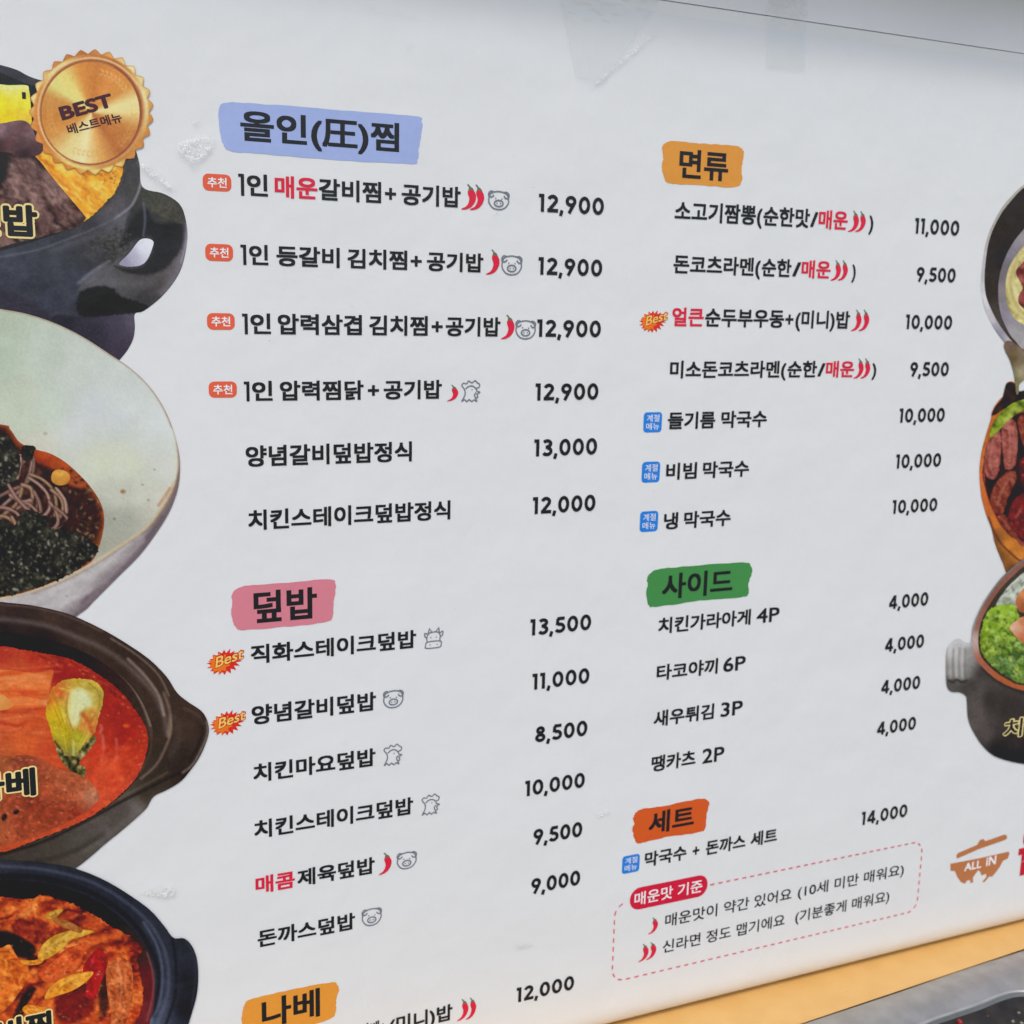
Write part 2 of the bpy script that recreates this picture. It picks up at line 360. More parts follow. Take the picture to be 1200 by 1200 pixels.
best_burst(242,759,287,790)
row(294,778,487.5,759.5,22.5,[('직화스테이크덮밥',294,487.5,'k')]); cow(497.5,735.5,519,759.5); number('13,500',621,744,692.5,738.7,19)
best_burst(246,831,289,861)
row(295,849.5,440.5,832.5,23,[('양념갈비덮밥',295,440.5,'k')]); pig(449,808.5,472.5,829.5); number('11,000',623.5,807.5,690.5,801.2,18.6)
row(297,916,440,898.5,22,[('치킨마요덮밥',297,440,'k')]); chicken(449.5,872.5,471,896.5); number('8,500',626.5,869.5,688,862.5,18.5)
row(298,982,484,955,21.5,[('치킨스테이크덮밥',298,484,'k')]); chicken(494,931,515,954.5); number('10,000',615,932,685,923.5,18)
row(299.5,1046,439,1025.2,20.5,[('매콤',299.5,345.5,'r'),('제육덮밥',348.5,439,'k')]); chili(444,999,459,1024); pig(465,998,488,1018); number('9,500',624.5,989.5,682,980.5,18)
row(302,1110,416,1089.3,20.5,[('돈까스덮밥',302,416,'k')]); pig(424,1064,447,1084.5); number('9,000',622,1047,679.5,1037.3,17.8)
row(386,1228,530,1195.5,20,[('순두부나베+',386,452,'k'),('(미니)밥',456,530,'k')]); chili(536,1170.5,549,1195); chili(546,1169,558,1193.5); number('12,000',605,1174,672.5,1159.8,17)

row(790,260,1022.5,270.5,24,[('소고기짬뽕(',790,892.5,'k'),('순한맛',893.8,948,'k'),('/',949,957.5,'k'),('매운',958.5,992.5,'r'),(')',1017.5,1022.5,'k')])
chili(994.5,247,1006.5,272); chili(1003,247.5,1014.5,272); number('11,000',1071,274,1123.3,276.3,18.3)
row(788.5,321,1002,327.5,22.5,[('돈코츠라멘(',788.5,890.5,'k'),('순한',892,926.5,'k'),('/',928,937.5,'k'),('매운',938.5,972.5,'r'),(')',997.5,1002,'k')])
chili(974,305,985.5,329); chili(982.5,305,993.5,329); number('9,500',1073,330,1119,331.2,17.3)
best_burst(749,362,783,389.5)
row(787,383.5,995,384.7,22.5,[('얼큰',787,824,'r'),('순두부우동',825.5,918,'k'),('+',919.5,929,'k'),('(미니)밥',931.5,995,'k')])
chili(998,363,1009.5,388); chili(1007,363,1018.5,388); number('10,000',1060.5,385.7,1115,386.2,17)
row(784.5,443.2,1026,442.5,21,[('미소돈코츠라멘(',784.5,920.5,'k'),('순한',922,956.5,'k'),('/',957.5,966,'k'),('매운',967,1000,'r'),(')',1021,1026,'k')])
chili(1001,420,1012,443.5); chili(1009,420,1019.7,443.5); number('9,500',1065.5,441.2,1111,440.8,17)
season_badge(754,483,775.5,506.7); row(782,503.5,898,500.3,20.5,[('들기름',782,837.5,'k'),('막국수',844.5,898,'k')]); number('10,000',1053,495.6,1106.3,493.9,16.7)
season_badge(752,541,773.2,565.4); row(780,562,877,559,20,[('비빔',780,816,'k'),('막국수',823,877,'k')]); number('10,000',1049,549.2,1102,546.8,16.5)
season_badge(749.8,599,771,623); row(777.5,620,855.5,616.8,20,[('냉',777.5,794,'k'),('막국수',801,855.5,'k')]); number('10,000',1045,602,1097.5,599,16)
row(771,742.5,912.5,729,19,[('치킨가라아게',771,879,'k'),('4P',886,912.5,'k')]); number('4,000',1041,713.5,1087,710,16.2)
row(769,797.5,873,785.8,18.7,[('타코야끼',769,840.5,'k'),('6P',847,873,'k')]); number('4,000',1036.3,763.8,1082,759,16)
row(765.5,851,869.5,838.7,18.7,[('새우튀김',765.5,836,'k'),('3P',844,869.5,'k')]); number('4,000',1031.8,812.8,1077.5,807.3,15.8)
row(763,904.5,848,892,18.7,[('땡카츠',763,814.5,'k'),('2P',822.5,848,'k')]); number('4,000',1027,861,1072.5,855.3,15.5)
season_badge(729,1002,749.3,1022.5); row(755,1016.5,910,986.5,17.5,[('막국수',755,804,'k'),('+',811,819,'k'),('돈까스',826.5,873,'k'),('세트',879,910,'k')]); number('14,000',1009,966,1062.5,957.8,15.3)

# ---------- spice key: red pill, dashed frame, two lines
l1, r1 = B(738, 1055)[0], B(829, 1037)[0]; bb = (B(745,1066.5)[1]+B(822,1050)[1])/2; tt = (B(745,1042)[1]+B(822,1024)[1])/2
pill = flat('spice_key_title', [rrect(l1, bb, r1-l1, tt-bb, (tt-bb)*.48, 8)], M_PILL, poster, 4)
a, b, t = B(743,1060.5), B(822.5,1046), B(743,1045.5)
letters('title_text', '매운맛 기준', a[0], b[0], (a[1]+b[1])/2, t[1]-a[1], M_WHITE, pill, 5, off=.012, hard=True)
xl, xr = (B(719,1100)[0]), B(1078,1022)[0]; zb_ = np.mean([B(740,1146.5)[1], B(1055,1070.5)[1]]); zt_ = np.mean([B(840,1034.5)[1], B(1070,988)[1]])
rad = .012; path = []
corner = [(xl+rad+.004, zt_)] + arc(xl+rad, zt_-rad, rad, rad, 90, 180, 6)[1:] + arc(xl+rad, zb_+rad, rad, rad, 180, 270, 6) + arc(xr-rad, zb_+rad, rad, rad, 270, 360, 6) + arc(xr-rad, zt_-rad, rad, rad, 0, 90, 6) + [(xl+rad+.004, zt_)]
seg = []; pos = 0.0; step = .0044; gap = .0041
xgap = B(832, 1036)[0]
P = [np.array(c) for c in corner]; Ls = [0]
for i in range(1, len(P)): Ls.append(Ls[-1]+np.linalg.norm(P[i]-P[i-1]))
def along(s):
    i = max(0, min(len(P)-2, int(np.searchsorted(Ls, s))-1)); k = (s-Ls[i])/max(1e-9, Ls[i+1]-Ls[i]); return P[i]*(1-k)+P[i+1]*k
polys = []
while pos+step < Ls[-1]:
    q0 = along(pos); q1 = along(pos+step); qm = along(pos+step/2)
    if not (abs(qm[1]-zt_) < .002 and qm[0] < xgap and qm[0] > xl+.008): polys += ribbon([q0, qm, q1], .0013)
    pos += step+gap
flat('dashed_frame', polys, M_DASH, poster, 4)
chili(760,1075,771,1093.5); chili(748.5,1106,760,1126); chili(757.5,1104,769,1123.5)
row(779,1086.5,1058.5,1025.5,15,[('매운맛이 약간 있어요',779,927,'k'),('(10세 미만 매워요)',934.5,1058.5,'k')], off=.010)
row(776,1117.8,1041.5,1056,14.8,[('신라면 정도 맵기에요',776,919,'k'),('(기분좋게 매워요)',931.5,1041.5,'k')], off=.010)

# ---------- maker's mark at the right
g = lambda P: [B(1100+p/12, 970+q/12) for p, q in P]
logo = flat('pot_logo', [g([(165,505),(560,430),(980,335),(995,360),(970,430),(905,462),(850,560),(790,640),(745,690),(715,680),(640,765),(612,760),(668,690),(668,645),(600,670),(585,620),(555,595),(520,640),(480,700),(485,765),(440,775),(445,735),(400,740),(365,785),(310,760),(260,690),(225,605),(165,605)])], M_BROWN, poster, 4)
flat('lid', [g([(245,395),(270,355),(540,240),(575,175),(625,155),(655,188),(920,95),(955,105),(960,150),(930,170),(560,300),(260,432)])], M_BROWN, logo, 4)
a, b, t = B(1129.5,1021), B(1149.5,1016.5), B(1129.5,1012)
letters('mark_text', 'ALL', a[0], b[0], (a[1]+b[1])/2, t[1]-a[1], M_WHITE, logo, 5, off=.02, hard=True)
a, b, t = B(1155,1015.5), B(1166.5,1012), B(1155,1005)
letters('mark_text', 'iN', a[0], b[0], (a[1]+b[1])/2, t[1]-a[1], M_WHITE, logo, 5, off=.02, hard=True)
a, b, t = B(1190.5,1026), B(1262,1010), B(1190.5,972)
letters('brand_name', '올인', a[0], b[0], (a[1]+b[1])/2-.001, t[1]-a[1], M_DRED, poster, 5, off=.036, hard=True)

# ------------------------------------------------------------------ small numerical painting kit for the printed photographs
def sdf(P, X, Y):
    P = np.asarray(P, float); D = np.full(X.shape, 1e18); ins = np.zeros(X.shape, bool); n = len(P)
    for i in range(n):
        ax_, ay_ = P[i]; bx, by = P[(i+1) % n]; ex, ey = bx-ax_, by-ay_; wx, wy = X-ax_, Y-ay_
        t = np.clip((wx*ex+wy*ey)/(ex*ex+ey*ey+1e-18), 0, 1); D = np.minimum(D, (wx-ex*t)**2+(wy-ey*t)**2)
        if ay_ != by:
            c = ((ay_ <= Y) & (by > Y)) | ((by <= Y) & (ay_ > Y)); ins ^= c & (X < ax_+(Y-ay_)*ex/ey)
    return np.where(ins, -1, 1)*np.sqrt(D)
_tab = np.random.RandomState(1).rand(256, 256)
def vnoise(x, y, seed=0):
    x = x+seed*17.3; y = y+seed*9.7; xi = np.floor(x).astype(int); yi = np.floor(y).astype(int); u = x-xi; v = y-yi; u = u*u*(3-2*u); v = v*v*(3-2*v)
    a = _tab[xi % 256, yi % 256]; b = _tab[(xi+1) % 256, yi % 256]; c = _tab[xi % 256, (yi+1) % 256]; d = _tab[(xi+1) % 256, (yi+1) % 256]
    return a*(1-u)*(1-v)+b*u*(1-v)+c*(1-u)*v+d*u*v
def fbm(x, y, seed=0, o=3):
    s = 0; a = .5; t = 0
    for i in range(o): s = s+a*vnoise(x*2**i, y*2**i, seed+i*3); t += a; a *= .55
    return s/t

class Canvas:
    """a sheet of reflectances laid out over the poster; shapes are brushed onto it and then cut out as printed pictures"""
    def __init__(s, x0, y0, x1, y1, k=1.0):
        s.x0, s.y0, s.k = x0, y0, k; s.W, s.H = int((x1-x0)/k), int((y1-y0)/k)
        s.C = np.zeros((s.H, s.W, 3))+220.0
    def win(s, P, m):
        P = np.asarray(P, float); a = max(0, int((P[:,0].min()-m-s.x0)/s.k)); b = min(s.W, int((P[:,0].max()+m-s.x0)/s.k)+2)
        c = max(0, int((P[:,1].min()-m-s.y0)/s.k)); d = min(s.H, int((P[:,1].max()+m-s.y0)/s.k)+2)
        if a >= b or c >= d: return None
        X, Y = np.meshgrid(s.x0+(np.arange(a, b)+.5)*s.k, s.y0+(np.arange(c, d)+.5)*s.k); return (slice(c, d), slice(a, b)), X, Y
    def blend(s, sl, col, al):
        al = np.clip(al, 0, 1)[..., None]; s.C[sl] = s.C[sl]*(1-al)+np.asarray(col, float)*al
    def fill(s, P, col, soft=1.2, grow=0.0, alpha=1.0):
        w = s.win(P, soft+grow+2)
        if w is None: return
        sl, X, Y = w; d = sdf(P, X, Y)-grow
        c = col(X, Y, d) if callable(col) else col
        s.blend(sl, c, np.clip(.5-d/soft, 0, 1)*alpha)
    def stroke(s, P, w, col, alpha=1.0, soft=1.0, taper=False):
        P = np.asarray(P, float); W = s.win(P, w+soft+2)
        if W is None: return
        sl, X, Y = W; D = np.full(X.shape, 1e9); T = np.zeros(X.shape); n = len(P)
        for i in range(n-1):
            a, b = P[i], P[i+1]; e = b-a; t = np.clip(((X-a[0])*e[0]+(Y-a[1])*e[1])/(e@e+1e-12), 0, 1)
            q = np.hypot(X-a[0]-e[0]*t, Y-a[1]-e[1]*t); k = q < D; D = np.where(k, q, D); T = np.where(k, (i+t)/(n-1), T)
        ww = w/2*(np.sin(np.clip(T, .03, .97)*math.pi)**.6 if taper else 1.0)
        c = col(X, Y, D) if callable(col) else col
        s.blend(sl, c, np.clip(.5-(D-ww)/soft, 0, 1)*alpha)
    def dot(s, x, y, rx, ry, col, alpha=1.0, soft=1.0, rot=0.0):
        c_, s_ = math.cos(rot), math.sin(rot)
        P = [(x+rx*math.cos(a)*c_-ry*math.sin(a)*s_, y+rx*math.cos(a)*s_+ry*math.sin(a)*c_) for a in np.linspace(0, 2*math.pi, 10)[:-1]]
        s.fill(P, col, soft, alpha=alpha)
    def sample(s, P):
        fx = np.clip((P[:,0]-s.x0)/s.k-.5, 0, s.W-1.001); fy = np.clip((P[:,1]-s.y0)/s.k-.5, 0, s.H-1.001)
        i = fx.astype(int); j = fy.astype(int); u = (fx-i)[:, None]; v = (fy-j)[:, None]; C = s.C
        return (C[j,i]*(1-u)+C[j,i+1]*u)*(1-v)+(C[j+1,i]*(1-u)+C[j+1,i+1]*u)*v
def idw(pts, p=2.4):
    A = np.asarray(pts, float)
    def f(X, Y, d=None):
        w = [1/(((X-a[0])**2+(Y-a[1])**2)+30)**(p/2) for a in A]; S = sum(w)
        return sum(wi[..., None]*a[2:5] for wi, a in zip(w, A))/S[..., None]
    return f
def pal(stops, sx, sy=None, seed=0, rot=0.0, o=3, warp=0.0, gain=1.7):
    sy = sy or sx; A = np.asarray(stops, float); t = np.linspace(0, 1, len(A))
    def f(X, Y, d=None):
        c, s_ = math.cos(rot), math.sin(rot); U = X*c+Y*s_; V = -X*s_+Y*c
        if warp: U = U+warp*(fbm(X/sx, Y/sy, seed+9, 2)-.5)*sx; V = V+warp*(fbm(X/sx+7, Y/sy, seed+5, 2)-.5)*sy
        n = np.clip((fbm(U/sx, V/sy, seed, o)-.5)*gain+.5, 0, 1)
        return np.stack([np.interp(n, t, A[:, k]) for k in range(3)], -1)
    return f
def mixf(f, g, k):
    return lambda X, Y, d=None: np.asarray(f(X, Y, d))*(1-k)+np.asarray(g(X, Y, d))*k
def mulf(f, sx, amt, seed=0, sy=None):
    return lambda X, Y, d=None: np.clip(np.asarray(f(X, Y, d))*(1+amt*(fbm(X/sx, Y/(sy or sx), seed, 3)-.5)*2)[..., None], 0, 255)

def cut(cv, name, P, layer, parent, step=1.25, label=None):
    """cut the outline P (photo pixels) out of the canvas as a finely divided flat printed shape"""
    P = np.asarray(P, float); lo, hi = P.min(0), P.max(0)
    X, Y = np.meshgrid(np.arange(lo[0]-step, hi[0]+2*step, step), np.arange(lo[1]-step, hi[1]+2*step, step), indexing='ij')
    d = sdf(P, X, Y); ni, nj = X.shape; ins = d < 0
    keep = np.zeros((ni-1, nj-1), bool)
    cnt = ins[:-1,:-1].astype(int)+ins[1:,:-1]+ins[:-1,1:]+ins[1:,1:]; keep = cnt >= 1
    use = np.zeros((ni, nj), bool); use[:-1,:-1] |= keep; use[1:,:-1] |= keep; use[:-1,1:] |= keep; use[1:,1:] |= keep
    idx = -np.ones((ni, nj), int); idx[use] = np.arange(use.sum())
    V = np.stack([X[use], Y[use]], 1); out = ~ins[use]
    O = V[out]; best = np.full(len(O), 1e18); Q = O.copy(); n = len(P)
    for i in range(n):
        a, b = P[i], P[(i+1) % n]; e = b-a; t = np.clip(((O-a)@e)/(e@e+1e-18), 0, 1); q = a+t[:, None]*e; dd = ((O-q)**2).sum(1); k = dd < best
        best = np.where(k, dd, best); Q[k] = q[k]
    V[out] = Q
    colr = cv.sample(V); W = Bn(V)
    gr = (fbm(V[:,0]/1.9, V[:,1]/1.9, 31, 2)-.5)*2; k_ = np.clip(1.15-colr.mean(1)/230, .18, 1); colr = np.clip(colr*(1+.10*gr*k_)[:, None]+(2.5*gr*k_)[:, None], 0, 255)
    colr = np.interp(colr, [0, 30, 60, 110, 160, 205, 255], [0, 22, 50, 98, 148, 198, 248])
    I, J = np.nonzero(keep); q = np.stack([idx[I,J], idx[I,J+1], idx[I+1,J+1], idx[I+1,J]], 1)
    me = bpy.data.meshes.new(name); me.vertices.add(len(V)); co = np.stack([W[:,0], np.full(len(V), -LAY*layer), W[:,1]], 1)
    me.vertices.foreach_set('co', co.ravel()); me.loops.add(q.size); me.polygons.add(len(q))
    me.loops.foreach_set('vertex_index', q.ravel()); me.polygons.foreach_set('loop_start', np.arange(0, q.size, 4)); me.update(calc_edges=True)
    ca = me.color_attributes.new('ink', 'FLOAT_COLOR', 'POINT')
    rgba = np.ones((len(V), 4)); rgba[:, :3] = ink(colr); ca.data.foreach_set('color', rgba.ravel())
    o = mesh_obj(name, me, M_PHOTO, parent); rebase(o)
    if label: o['label'] = label
    return o
def S(*p, k=5): return spline(list(p), True, k)
_jr = random.Random(77)
def jag(P_, amp=1.6, sub=3):
    out = []
    for i, a in enumerate(P_):
        b = P_[(i+1) % len(P_)]; l = math.hypot(b[0]-a[0], b[1]-a[1])+1e-9; nx, ny = -(b[1]-a[1])/l, (b[0]-a[0])/l
        for k in range(sub):
            t = k/sub; j = _jr.gauss(0, amp*.5); out.append((a[0]+(b[0]-a[0])*t+nx*j, a[1]+(b[1]-a[1])*t+ny*j))
    return out
def SO(*p, k=5): return spline(list(p), False, k)
def outlined(s, x0, x1, yb0, yb1, hpx, parent, layer, ow=1.0, off=.03, name='dish_name'):
    a, b, t = B(x0, yb0), B(x1, yb1), B(x0, yb0-hpx); h = t[1]-a[1]; g_ = ow
    o = letters(name, s, a[0]-g_, b[0]+g_, (a[1]+b[1])/2-g_, h+2*g_, M_CREAM, parent, layer, off=off+.055, hard=True)
    letters(name, s, a[0], b[0], (a[1]+b[1])/2, h, M_BLACK, parent, layer+1.5, off=off, hard=True)

rr = random.Random(21)
cv = Canvas(-90, 40, 262, 1300)
# ======== dish 1: rice and grilled meat in a black handled pot
pot = S((-88,60),(-40,66),(0,76),(20,82),(38,91),(80,104),(125,128),(152,160),(163,190),(167,219),(192,227),(211,240),(218.5,262),(219,285),(211,318),(192,345),(169,364),(158,368),(158,385),(154,402),(138,424),(90,470),(-88,470), k=6)
cv.fill(pot, mulf(idw([(0,330,62,66,78),(60,300,64,66,74),(100,330,66,72,84),(60,350,60,64,76),(40,380,58,54,68),(130,300,56,54,54),(120,345,44,44,50),(150,350,34,33,37),(170,340,60,56,58),(190,320,86,80,84),(205,300,110,102,108),(205,270,58,57,60),(185,250,44,44,46),(195,235,72,71,64),(170,230,70,68,60),(150,255,100,98,104),(140,250,90,86,90),(110,275,66,64,68),(140,390,66,60,74),(120,410,62,56,70),(155,385,80,74,90),(40,340,56,58,68),(10,310,70,74,84),(180,300,50,50,54),(160,360,30,30,34)]), 13, .18, 3), grow=2)
def rough(P_, amp): return jag(P_, amp, 3)
cv.fill(S((60,372),(100,372),(158,367),(159,385),(154,404),(138,426),(100,440),(60,420)), idw([(70,380,40,40,50),(110,395,50,48,60),(140,385,74,68,82),(156,380,96,88,104),(140,410,66,58,74)]), 3)
cv.fill(rough(S((-60,345),(0,340),(30,350),(60,372),(60,392),(20,380),(-60,372)), 1.5), (52,48,60), 5, alpha=.8)
cv.fill(S((150,250),(160,236),(168,222),(192,228),(211,241),(218,262),(218.5,285),(210,318),(192,345),(169,363),(140,368),(110,368),(92,352),(96,330),(116,312),(136,304)), mulf(idw([(210,300,116,108,112),(216,280,130,122,130),(200,322,104,98,98),(190,335,84,80,78),(170,350,62,60,60),(130,330,100,98,100),(110,325,98,98,102),(150,325,86,84,84),(190,290,52,52,56),(200,270,42,42,46),(195,240,76,74,66),(175,230,70,70,60),(165,255,52,52,54),(120,350,60,60,62)]), 6, .1), 3)
cv.fill(rough(S((152,262),(160,250),(172,244),(178,258),(190,262),(208,262),(216,264),(215,285),(205,302),(192,316),(172,322),(150,320),(134,312),(146,314),(162,314),(174,304),(181,288),(176,276),(160,280),(148,286),(138,292),(144,276)), .8), idw([(160,262,38,38,40),(200,270,34,34,36),(205,290,44,44,48),(180,315,40,40,42)]), 3.5, alpha=.92)
cv.fill(rough(S((166,221),(190,229),(208,241),(215,256),(213,262),(203,258),(194,260),(186,252),(176,248),(168,238)), 1.0), mulf(idw([(175,232,70,72,62),(195,240,82,80,70),(208,255,74,72,62)]), 3, .25), 1.6)
cv.stroke(SO((168,238),(170,256),(168,276)), 2.6, (112,114,130), .65, 2)
cv.stroke(SO((219,266),(218.5,286),(209,318),(191,343)), 7, (140,132,144), .55, 7); cv.stroke(SO((219,258),(219,280),(212,308)), 1.4, (190,184,196), .6, 1.4)
cv.stroke(SO((92,332),(108,318),(128,306)), 3, (140,140,148), .6, 3); cv.stroke(SO((104,338),(130,330),(160,334),(180,330)), 8, (104,102,104), .5, 8)
cv.fill(rough(S((92,346),(104,337),(118,335),(132,338),(142,347),(158,352),(172,358),(168,364),(140,368),(98,371),(90,360)), 1.8), (25,25,30), 2.2, alpha=.95)
cv.fill(S((100,292),(120,276),(140,262),(148,262),(140,284),(120,298),(112,312),(100,318),(88,312)), mulf(idw([(110,295,72,72,74),(135,272,88,86,90),(100,310,50,50,54)]), 5, .2), 7, alpha=.7)
for i in range(340):
    x, y = rr.gauss(134, 12), rr.gauss(284, 8); cv.dot(x, y, rr.uniform(.6,2.4), rr.uniform(.5,1.2), rr.choice([(118,114,96),(34,34,32),(96,96,84),(28,28,28)]), .38, 1.1, rr.uniform(-1,.3))
for i in range(160):
    x, y = rr.uniform(-10, 100), rr.uniform(310, 372); cv.dot(x, y, rr.uniform(1,7), rr.uniform(.6,1.6), rr.choice([(84,90,104),(50,52,62)]), .16, 1.6, rr.uniform(-.6,.1))
cv.stroke(SO((166,196),(165,214),(160,230),(152,243),(135,256)), 2.4, (150,148,156), .85, 1.8); cv.stroke(SO((135,256),(115,266),(77,281),(30,296),(-80,312)), 1.8, (112,114,122), .7, 2.0); cv.stroke(SO((150,250),(132,264),(104,278),(60,294)), 6, (104,104,110), .45, 7)
P1 = cut(cv, 'food_picture', pot, 3, poster, label='printed photo of rice with grilled meat in a black pot with a loop handle, top left')
hole = S((140,310),(142,306),(152,296),(163,282),(172,279.5),(179.6,283),(178,292),(172,305),(164,311),(150,312.5), k=5)
cv.fill(hole, idw([(146,306,150,148,165),(156,300,180,178,192),(168,290,222,224,230),(175,285,228,230,234)]), grow=2)
cut(cv, 'handle_hole', hole, 4, P1)
# black inside wall and rim
inn = S((-88,70),(-30,74),(0,85),(34,99),(70,106),(110,124),(136,150),(147,190),(146,205),(134,230),(101,259),(77,270),(0,294),(-88,306), k=6)
cv.fill(inn, mulf(idw([(0,92,30,38,36),(30,102,34,36,36),(140,215,78,78,70),(150,220,84,82,74),(120,250,70,70,62),(60,280,40,40,42)]), 8, .25, 4), grow=2)
cv.stroke(SO((-60,66),(0,79),(20,85),(37,95)), 8, (88,86,98), .9, 2.5)
for i in range(120):
    x, y = rr.uniform(120, 160), rr.uniform(195, 250); cv.dot(x, y, rr.uniform(.6,2), .8, (104,104,92), .2, 1.4)
cut(cv, 'pot_interior', inn, 5, P1)
egg = jag(S((-80,180),(20,170),(60,168),(110,180),(142,190),(141,210),(132,228),(101.5,258),(92,255),(60,230),(0,220)), 1.2)
cv.fill(egg, mulf(pal([(196,124,30),(232,160,48),(244,184,62),(250,206,104)], 15, 6, 5, .7, 4, 1.2), 5, .10, 8), grow=2)
for i in range(46):
    x, y = rr.uniform(55, 138), rr.uniform(192, 250); a = rr.uniform(.3, 1.2); l = rr.uniform(5, 14)
    cv.stroke(SO((x,y),(x+l*.5*math.cos(a)+rr.uniform(-2,2), y+l*.5*math.sin(a)),(x+l*math.cos(a), y+l*math.sin(a)), k=4), rr.uniform(1,2), rr.choice([(252,214,120),(236,166,48),(214,142,44),(255,226,150)]), .55, 1.2)
for i in range(14):
    x, y = rr.uniform(118,138), rr.uniform(200,216); cv.dot(x, y, rr.uniform(.7,1.8), 1, (96,70,24), .5, 1)
cut(cv, 'egg_strips', egg, 6, P1)
m2 = S((-80,150),(-10,176),(30,178),(44,186),(60,206),(80,230),(97,250),(100,257),(88,266),(62,274),(20,284),(-80,300))
cv.fill(m2, mulf(pal([(44,30,30),(86,60,56),(120,90,84),(150,120,110)], 22, 6, 6, 1.0, 4, 1.4), 5, .22, 8), grow=2)
cv.fill(S((-20,168),(10,182),(4,215),(-20,230)), (22,20,22), 6, alpha=.85); cv.stroke(SO((10,180),(40,184),(52,196)), 7, (36,22,24), .7, 5); cv.stroke(SO((60,272),(86,264),(98,256)), 5, (40,26,24), .6, 4)
for i in range(240):
    x, y = rr.uniform(0, 95), rr.uniform(186, 275); cv.stroke([(x,y),(x+rr.uniform(1,5), y+rr.uniform(1,5))], rr.uniform(.7,1.6), rr.choice([(160,132,124),(58,36,34),(132,98,90),(96,60,52)]), .35, 1)
cut(cv, 'meat_slice', m2, 7, P1)
lab = S((-80,92),(0,99),(12,100),(31,100),(34,106),(36,124),(34,150),(0,147),(-80,152), k=3)
cv.fill(lab, mulf(idw([(0,120,238,222,26),(28,120,240,226,60),(10,138,236,206,20),(30,140,232,196,60),(10,103,226,226,140),(28,104,222,222,120)]), 7, .07, 2), grow=2)
for i in range(30):
    x = rr.uniform(-20, 33); cv.stroke([(x,104),(x+2,98+rr.uniform(0,4))], 2, (232,232,160), .6, 1)
cut(cv, 'yellow_label', lab, 8, P1)
a, b, t = B(26,116), B(30.5,116), B(26,108); letters('label_text', '1', a[0], b[0], a[1], t[1]-a[1], M_BLACK, P1, 9, hard=True)
m1 = S((-80,148),(-10,146),(24,141),(36,147),(41,158),(48,166),(51,174),(46,181),(34,184),(20,184),(0,178),(-80,186))
cv.fill(m1, mulf(idw([(0,156,150,124,130),(12,150,140,108,112),(28,150,120,84,86),(35,160,140,112,116),(26,168,92,64,66),(46,174,78,54,56),(10,166,100,62,60),(0,172,60,36,36),(30,180,44,26,28)]), 8, .22, 2), grow=2)
cut(cv, 'meat_piece', m1, 9, P1)
outlined('덮밥', -37, 45, 277, 276, 38, P1, 11, .0012, off=.043)
# medal
MX, MY = 107.0, 131.5
teeth = []
for i in range(27):
    a0 = 2*math.pi*i/27
    teeth += [(MX+67.5*math.cos(a0), MY+68*math.sin(a0)), (MX+71.5*math.cos(a0+.07), MY+72*math.sin(a0+.07)), (MX+73.2*math.cos(a0+.116), MY+74*math.sin(a0+.116)), (MX+71.5*math.cos(a0+.163), MY+72*math.sin(a0+.163))]
def gold(X, Y, d, sh=0.0, dim=1.0):
    a = (np.degrees(np.arctan2(Y-MY, X-MX))+sh) % 360
    st = np.array([[0,236,216,150],[22,204,140,70],[55,186,116,56],[80,226,176,100],[100,236,224,170],[125,226,206,140],[150,212,152,74],[175,204,140,62],[200,206,152,76],[215,226,216,134],[235,232,214,128],[255,218,150,68],[275,204,134,60],[300,222,150,74],[325,214,152,72],[345,238,222,160],[360,236,216,150]])
    return np.stack([np.interp(a, st[:,0], st[:,k]) for k in (1,2,3)], -1)*dim
cv.fill(teeth, lambda X, Y, d: gold(X, Y, d, 150), grow=2)
for i in range(27):
    q = teeth[i*4:i*4+4]+[teeth[(i*4+4) % len(teeth)]]; cv.stroke(q, 1.3, (184,120,66), .75, 1.2)
cv.fill(arc(MX, MY, 67, 67.5, 0, 360, 60), lambda X, Y, d: gold(X, Y, d, 120, .98), 2)
cv.fill(arc(MX, MY, 62.5, 64, 0, 360, 60), (212,164,104), 2); cv.fill(arc(MX, MY, 61, 62.5, 0, 360, 60), (190,130,78), 2)
cv.stroke(arc(MX, MY, 62, 63.5, 120, 330, 50), 1.6, (242,214,160), .8, 1.2); cv.stroke(arc(MX-1, MY, 59, 60.5, -60, 110, 40), 2.4, (142,72,48), .85, 1.6); cv.stroke(arc(MX, MY, 59, 60.5, 110, 300, 40), 2, (150,84,46), .75, 1.6)
med = cut(cv, 'best_menu_medal', teeth, 12, poster, 1.0, label='gold scalloped BEST medal')
disc = arc(MX-1, MY+1, 57.5, 59.5, 0, 360, 60)[:-1]
cv.fill(disc, gold, 2, grow=.5)
for r0, a0, a1 in ((48,-75,-35),(49,150,205),(49,75,120),(50,-10,50)):
    for a in np.arange(a0, a1, 6.5):
        x, y = MX+r0*math.cos(math.radians(a)), MY+r0*math.sin(math.radians(a))
        for s_ in (-1, 1): cv.dot(x+s_*2.2*math.cos(math.radians(a)), y+s_*2.2*math.sin(math.radians(a)), 2.6, 1.0, (240,208,140) if a < 0 else (214,170,96), .55, 1.2, math.radians(a+90+35*s_))
cut(cv, 'medal_disc', disc, 13, med, 1.0)
a, b, t = B(75,142), B(134,125.5), B(70,124.5)
letters('medal_text', 'BEST', a[0]-.001, b[0], a[1], t[1]-a[1], M_MAROON, med, 15, off=.042, hard=True, slope=(b[1]-a[1])/(b[0]-a[0]), shear=-.26)
a, b, t = B(81,158.5), B(144,143), B(78.5,145.5)
letters('medal_text', '베스트메뉴', a[0], b[0], a[1], t[1]-a[1], M_MAROON, med, 15, off=.024, hard=True, slope=(b[1]-a[1])/(b[0]-a[0]), shear=-.26)

